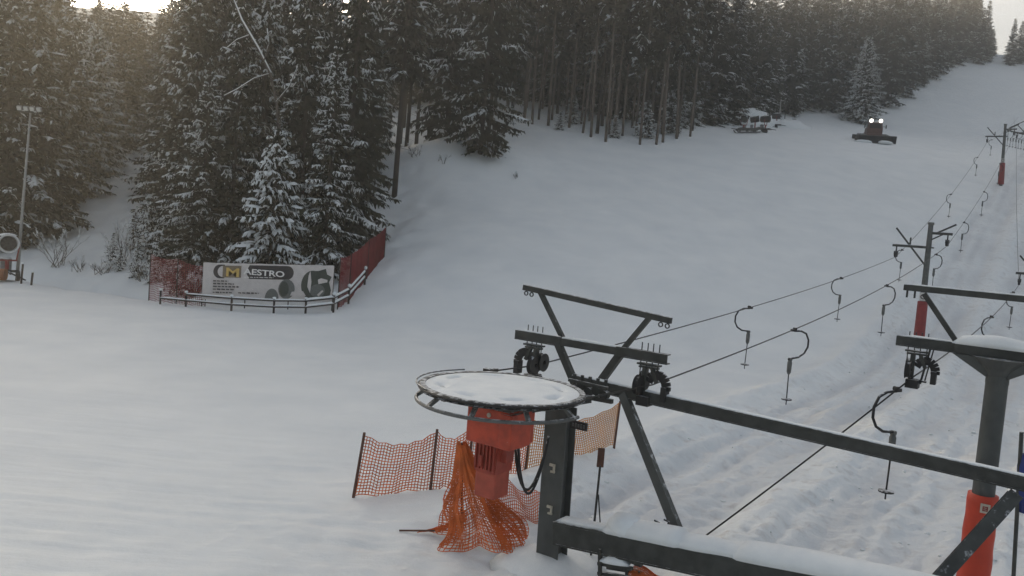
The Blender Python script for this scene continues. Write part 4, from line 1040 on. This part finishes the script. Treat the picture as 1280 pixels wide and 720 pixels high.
cbt = Vector((cx.x, cx.y, hz(cx.x, cx.y)))
m = MB(); m.tube([cbt - Z * .3, cx - Z * .42], [.17, .165], 20); m.tube([P(1236, 592, 13.0) * 1, P(1236, 592, 13.0) + Z * .04], .2, 20); cl_ = m.build('column', M['column'], pb, smooth='auto')
for v_ in [0]:
    pass
m = MB(); tz = P(1230, 617, 13.0).z; pts_ = []
prof = []
for i in range(15):
    t = i / 14; z_ = tz - t * (tz - cbt.z - .05); prof.append((.225 + .03 * t + .006 * math.sin(t * 23), z_ - cx.z))
m.lathe(Vector((cx.x, cx.y, cx.z)), Z, prof, 22); pd_ = m.build('foot_pad', M['pad_red'], pb, smooth=True)
lc = Vector((cx.x, cx.y, tz - .17)); fc = (Vector((0, 0, lc.z)) - lc); fc.z = 0; fc.normalize(); fs = fc.cross(Z).normalized()
m = MB(); m.box(lc + fc * .262 - fs * .05, .14, .02, .15, (fs, fc, Z)); lb_ = m.build('label_plate', M['label'], pd_)
m = MB(); k = lc + fc * .276 - fs * .05
for dx in (-.03, .03): m.box(k + fs * dx, .016, .006, .08, (fs, fc, Z))
for dz_ in (-.03, 0, .03): m.box(k + Z * dz_, .05, .006, .014, (fs, fc, Z))
m.build('label_mark', M['pad_red2'], lb_)
m = MB(); T0 = P(1130, 359, 13.8); T1 = T0 + PD * 3.0; T1.z = T0.z - .02; m.beam(T0, T1, .09, .10); tb = m.build('top_arm', M['steel'], pb, bevel=.003)
m = MB(); snow_strip(m, T0 + Z * .05, T1 + Z * .05, .07, .02, 4); m.build('snow_cover', M['snow'], tb, smooth=True)
m = MB()
for k in (.06, .18): m.box(T0 + PD * k - Z * .11, .03, .03, .12, axL)
m.build('eyelet', M['steel'], tb)
for a, b in ((P(1155, 367, 13.65), LB + PD * .92 + Z * .08), (T1 - PD * .35, RB - PD * .92 + Z * .08)):
    m = MB(); m.beam(a, b, .08, .08, AD); m.build('brace', M['steel'], pb, bevel=.003)
sheaves(P(1147, 436, 13.75), pb, -1, .92)
m = MB(); m.tube([P(1163, 436, 13.7), P(1150, 480, 13.75)], .018, 6); m.tube([P(1168, 434, 13.7), P(1156, 476, 13.75)], .012, 6); m.build('hanger_bolt', M['steel'], pb)
m = MB(); cRb = LB + PD * 2.7; m.box(cRb - Z * .35, .10, .2, .5, axL); m.cyl(cRb - Z * .45, PD, .15, .1, 18); m.build('sheave_assembly', M['black'], pb)
# blue padded pole at the right edge
q = gp_(1283, 640, 12.2); bp_ = thing('padded_pole', 'dark pole wrapped in blue padding at the right edge', 'padded pole', q)
m = MB(); m.tube([q - Z * .2, P(1277, 540, 12.2)], .03, 8); m.build('pole', M['steel'], bp_)
m = MB(); t_ = P(1283, 568, 12.2); b_ = P(1281, 640, 12.2); m.tube([b_, b_.lerp(t_, .4) + PD * .02, b_.lerp(t_, .8), t_], [.10, .14, .12, .09], 10); m.build('padding', M['pad_blue'], bp_, smooth=True)
m = MB(); q = gp_(1240, 668, 12.8); m.lump(q + Z * .02, .14, .10, .04, 4); tag(m.build('litter', mat('yellow_litter', (.5, .45, .12), .7), None, smooth=True, loc=q), 'small yellowish scrap on the snow beside the red pad', 'scrap')

# ------------------------------------------------------------------ towers
def tower(topP, baseP, sc, label, left=True, pad=True, stag=.85, group=None):
    root = thing('lift_tower', label, 'lift tower', baseP, group); L = (topP - baseP).length
    ax_ = (topP - baseP).normalized()
    def at(h): return baseP + ax_ * (L * h)
    m = MB(); m.tube([at(0) - Z * .4, at(.75), at(1)], [.19 * sc, .15 * sc, .13 * sc], 12); m.cyl(at(.80), Z, .28 * sc, .07 * sc, 14); m.cyl(at(.99), Z, .17 * sc, .12 * sc, 12); m.build('mast', M['galv'], root, smooth='auto')
    arms = []
    for sg, h in ((-1, .80), (1, .915)):
        a = at(h) + PD * sg * .1; b = at(h) + PD * (-1.85 if sg < 0 else 1.12) * sc; b.z = a.z + .0
        m = MB(); m.beam(a, b, .13 * sc, .13 * sc); 
        ar = m.build('arm', M['steel'], root)
        m = MB(); snow_strip(m, a + Z * .066 * sc, b + Z * .066 * sc, .1 * sc, .03, 3); m.build('snow_cover', M['snow'], ar, smooth=True)
        m = MB()
        if sg < 0: m.beam(at(.66) - PD * .1, at(h) - PD * 1.75 * sc + Z * 1.0 * sc, .09 * sc, .09 * sc, AD); m.beam(at(h) - PD * .95 * sc, at(h) - PD * .95 * sc + Z * .5 * sc, .08 * sc, .08 * sc, AD)
        else: m.beam(at(h) + PD * .3 * sc, at(h) + PD * 1.25 * sc + Z * .55 * sc, .09 * sc, .09 * sc, AD); m.beam(at(h - .06), at(h) + PD * .7 * sc, .07 * sc, .07 * sc, AD)
        m.build('brace', M['steel'], root)
        c = b - PD * sg * .22 * sc; m = MB(); m.beam(c, c - Z * .55 * sc, .06 * sc, .10 * sc, AD); m.box(c - Z * .42 * sc, .16 * sc, .5 * sc, .2 * sc, axL); sa = m.build('sheave_assembly', M['black'], root)
        for dy_ in (-.2, .2):
            m = MB(); m.cyl(c - Z * .5 * sc + AD * dy_ * sc, PD, .17 * sc, .1 * sc, 14); m.build('sheave', M['black'], sa)
        arms.append(c - Z * .66 * sc)
    if pad:
        m = MB(); m.tube([at(.02), at(.37)], [.30 * sc, .27 * sc], 12); m.build('foot_pad', M['pad_red2'], root, smooth='auto')
        m = MB(); m.tube([at(.375), at(.44)], [.20 * sc, .20 * sc], 12); bd = m.build('number_plate', M['white'], root, smooth='auto')
        m = MB(); dd = CAM - at(.41); dd.z = 0; dd.normalize(); m.lathe(at(.408) + dd * .21 * sc, dd, [(.15 * sc, -.01), (.15 * sc, .01), (.10 * sc, .01), (.10 * sc, -.01)], 18, True); m.build('plate_ring', M['black'], bd)
    return arms
bA1 = gp_(1146, 447, 45); armsA1 = tower(P(1164, 278, 45), bA1, 1.0, 'lift tower with a red foot pad, nearer one of the left lift line')
bA2 = G(1251, 232, 70, 160); YA2 = bA2.y; armsA2 = tower(P(1257, 155, YA2), bA2, 1.0, 'lift tower with a dark red foot, farther one of the left lift line')
cB1 = Vector((30.6, 45, 0)); bB1 = gp_(1300, 470, 45); tB1 = P(1306, 300, 45)
_arm = P(1268, 341, 45.6)
bB1 = Vector((_arm.x + PD.x * 1.85, _arm.y + PD.y * 1.85, 0)); bB1.z = hz(bB1.x, bB1.y); hB = (_arm.z - bB1.z) / .80
armsB1 = tower(bB1 + Z * hB + Vector((.1, 0, 0)), bB1, 1.0, 'lift tower of the right lift line, only its left arm inside the frame')
_arm = P(1269, 166, 99.0); bB2 = Vector((_arm.x + PD.x * 1.85, _arm.y + PD.y * 1.85, 0)); bB2.z = hz(bB2.x, bB2.y)
armsB2 = tower(bB2 + Z * ((_arm.z - bB2.z) / .80), bB2, 1.0, 'far lift tower of the right lift line at the right edge, beside the clustered hangers')

# ------------------------------------------------------------------ ropes
def sagline(a, b, s, n=24): return [Vector(a).lerp(Vector(b), t) - Z * s * 4 * t * (1 - t) for t in np.linspace(0, 1, n)]
SL = P(668, 457, 14.6); SR = P(815, 481, 13.3)
topA = G(1262, 80, 120, 400)
def farpt(p, q, k): return p + (q - p) * k
LF = farpt(armsA1[0], armsA2[0], 2.1); RF = farpt(armsA1[1], armsA2[1], 2.1)
LF.z = hz(LF.x, LF.y) + 5; RF.z = hz(RF.x, RF.y) + 5
ropeL = sagline(SL, armsA1[0], .25, 40) + sagline(armsA1[0], armsA2[0], .7, 40)[1:] + sagline(armsA2[0], LF, .5)[1:]
ropeR = sagline(SR, armsA1[1], .45, 40) + sagline(armsA1[1], armsA2[1], .7, 40)[1:] + sagline(armsA2[1], RF, .5)[1:]
wl_t = WC + (-PD * WR * .8 + AD * WR * .6); wr_t = WC + (PD * WR * .9 + AD * WR * .4)
around = [WC + (PD * math.cos(a) + AD * math.sin(a)) * (WR + .004) for a in np.linspace(rad(143), rad(384), 40)]
m = MB(); m.tube(ropeL[::-1] + around + ropeR, .014, 6)
tag(m.build('haul_rope', M['rope'], None, smooth=True, loc=WC), 'steel haul rope of the left lift running from the bullwheel up over the towers', 'rope')
m = MB(); gq = P(612, 464, 13.95); m.box(gq, .22, .1, .08, axL); m.box(gq + PD * .1, .06, .16, .12, axL); m.build('rope_switch', M['black'], st)
SB = P(1143, 470, 13.75); EB = P(868, 680, 12.25)
ropeB = [EB + (EB - SB).normalized() * .3, EB] + sagline(EB, SB, .03, 12)[1:] + sagline(SB, armsB1[0], .35, 40)[1:] + sagline(armsB1[0], armsB2[0], .7, 40)[1:]
rb = armsB2[0] + (armsB2[0] - armsB1[0]) * .8; rb.z = hz(rb.x, rb.y) + 5; ropeB += sagline(armsB2[0], rb, .5)[1:]
m = MB(); m.tube(ropeB, .014, 6)
tag(m.build('haul_rope', M['rope'], None, smooth=True, loc=SB), 'steel haul rope of the right lift, rising from behind the snowy lower beam', 'rope')

# ------------------------------------------------------------------ hangers (platter lift)
def hanger_proto():
    root = thing('platter_hanger', 'hanger', 'lift hanger', (0, 0, 0))
    m = MB(); m.box((0, 0, 0), .16, .07, .06); m.cyl((-.05, 0, .03), (0, 1, 0), .04, .08, 10); m.build('rope_grip', M['black'], root)
    m = MB(); pts_ = [(-.04, 0, -.02), (-.30, 0, -.02), (-.52, 0, -.09), (-.64, 0, -.26), (-.64, 0, -.44), (-.52, 0, -.60), (-.30, 0, -.70), (.08, 0, -.74)]
    m.tube(pts_, .024, 8); m.build('curved_arm', M['black'], root, smooth=True)
    m = MB(); m.cyl((.02, 0, -.75), (0, 1, 0), .045, .08, 10); m.lathe((.02, 0, -1.13), (0, 0, 1), [(.03, 0), (.055, .06), (.06, .3), (.035, .36)], 12); m.build('spring_box', M['galv'], root, smooth='auto')
    m = MB(); m.tube([(.02, 0, -1.1), (.0, 0, -1.78)], .016, 6); m.build('rod', M['black'], root)
    m = MB(); m.lathe((0, 0, -1.78), (0, 0, 1), [(.05, -.03), (.13, -.012), (.13, .012), (.04, .03)], 16); m.cyl((0, 0, -1.86), (0, 0, 1), .014, .12, 6); m.build('platter', M['black'], root, smooth='auto')
    return root
HP = hanger_proto(); az = math.atan2(AD.y, AD.x)
def hang(rope, px, flip, label, s=1.0, drop_=0):
    best = min(range(len(rope) - 1), key=lambda i: abs((proj(rope[i])[0] + proj(rope[i + 1])[0]) / 2 - px) if rope[i].y > 5 else 1e9)
    a, b = rope[best], rope[best + 1]; xa, xb = proj(a)[0], proj(b)[0]; t = min(1.3, max(-.3, (px - xa) / (xb - xa) if abs(xb - xa) > 1e-6 else 0))
    p = a.lerp(b, t); d = b - a
    h = copy_tree(HP, p - Z * .015, az - rad(22) + (math.pi if flip else 0), s, label, 'platter hangers on the lifts'); return h
for px, lab in ((938, 'platter hanger on the left rope, nearest one downhill of the near tower'), (1052, 'platter hanger on the left rope, halfway between the drive station and the near tower'),
                (1128, 'platter hanger hanging right under the left arm of the near left-line tower'), (1189, 'platter hanger low on the left rope, first one uphill of the near tower'), (1222, 'platter hanger on the left rope just below the far left-line tower'), (1240, 'platter hanger beneath the left arm of the far left-line tower')):
    hang(ropeL, px, False, lab)
for px, lab in ((992, 'large platter hanger on the right rope, nearest one of the left lift'), (1108, 'platter hanger on the right rope, just downhill left of the near tower'),
                (1170, 'platter hanger with its loop right beside the mast of the near tower'), (1205, 'looped platter hanger on the right rope, first one uphill of the near tower'), (1230, 'looped platter hanger on the right rope, second one uphill of the near tower'), (1250, 'platter hanger hidden close to the mast of the far left-line tower')):
    hang(ropeR, px, True, lab)
hang(ropeB, 1122, False, 'biggest platter hanger, hanging from the right lift rope in front of the trodden lanes')
hang(ropeB, 1240, False, 'platter hanger just above the snowy cross arm of the right portal')
hang(ropeB, 1267, False, 'platter hanger at the right edge under the arm of the right-line tower')
for k, px in enumerate((1262, 1266, 1270, 1274, 1278)):
    i = min(range(len(ropeR)), key=lambda j: abs((ropeR[j] - armsA2[1]).length)); pass
c0 = P(1262, 168, 96.5)
rk = thing('parking_rail', 'short rail crowded with parked hangers beside the far left-line tower', 'rail', c0)
m = MB(); e0 = P(1259, 163, 97.5); e1 = P(1284, 168, 95.5); m.tube([e0, e1], .07, 8); m.tube([e0, P(1263, 159, 97.3), P(1284, 150, 95.5)], .05, 6); m.build('rail', M['steel'], rk)
for k in range(7):
    copy_tree(HP, e0.lerp(e1, .08 + k * .14) - Z * .1, az + .4 * k, .95, 'platter hanger parked in the cluster on the rail beside the far left-line tower', 'platter hangers parked on the rail')
drop(HP)

# dirt clods and small lumps along the lanes
clods = MB(); R_ = random.Random(77)
for _ in range(260):
    l_ = R_.uniform(1, 46) ** 1.0; q_ = R_.uniform(-1.5, 12); x = A0[0] + AD.x * l_ + PD.x * q_; y = A0[1] + AD.y * l_ + PD.y * q_
    r = R_.uniform(.02, .065); clods.lump((x, y, hz(x, y) + r * .1), r * R_.uniform(.8, 1.8), r, r * .6, _, 6, 4, .5)
o = clods.build('snow_clods', M['snow'], None, smooth=True); o['kind'] = 'stuff'; tag(o, 'small lumps of loose snow scattered over the trodden lift lanes', 'snow lumps'); o['kind'] = 'stuff'

# ------------------------------------------------------------------ haze, sun, sky
DENS = 0.0015
m, nt, b = newmat('haze_air'); nt.nodes.remove(b)
pv = N(nt, 'ShaderNodeVolumePrincipled'); pv.inputs['Color'].default_value = (.90, .90, .86, 1); pv.inputs['Density'].default_value = DENS; pv.inputs['Anisotropy'].default_value = .36
nt.links.new(pv.outputs[0], nt.nodes['Material Output'].inputs['Volume'])
hb_ = MB(); hb_.box((0, 225, 59.), 1250, 500, 128); o = hb_.build('haze', m); o['kind'] = 'stuff'

SUN_EL, SUN_AZ = rad(15), rad(-24)
sd = bpy.data.lights.new('sun', 'SUN'); sd.energy = 3; sd.angle = rad(1.5); sd.color = (1, .76, .45)
so = bpy.data.objects.new('sun', sd); COL.objects.link(so)
dv = Vector((math.sin(SUN_AZ) * math.cos(SUN_EL), math.cos(SUN_AZ) * math.cos(SUN_EL), math.sin(SUN_EL)))
so.rotation_euler = dv.to_track_quat('Z', 'Y').to_euler()
w = bpy.data.worlds.new('World'); SC.world = w; w.use_nodes = True; nt = w.node_tree
sky = nt.nodes.new('ShaderNodeTexSky'); sky.sky_type = 'NISHITA'; sky.sun_disc = False; sky.sun_elevation = SUN_EL; sky.sun_rotation = SUN_AZ
sky.air_density = 1.0; sky.dust_density = 5.0; sky.ozone_density = 1.0
hs = nt.nodes.new('ShaderNodeHueSaturation'); hs.inputs['Saturation'].default_value = .54
nt.links.new(sky.outputs[0], hs.inputs['Color']); bg = nt.nodes['Background']; nt.links.new(hs.outputs[0], bg.inputs[0]); bg.inputs[1].default_value = .12

vs = SC.view_settings; vs.view_transform = 'Standard'; vs.look = 'None'; vs.gamma = 1; vs.use_curve_mapping = False; vs.exposure = 1.1
SC.render.engine = 'CYCLES'; cy = SC.cycles; cy.max_bounces = 4; cy.diffuse_bounces = 2; cy.volume_bounces = 0; cy.glossy_bounces = 2; cy.transparent_max_bounces = 8; cy.use_denoising = True
for o in bpy.data.objects:
    if '_o' in o: del o['_o']
    if 'H' in o: del o['H']
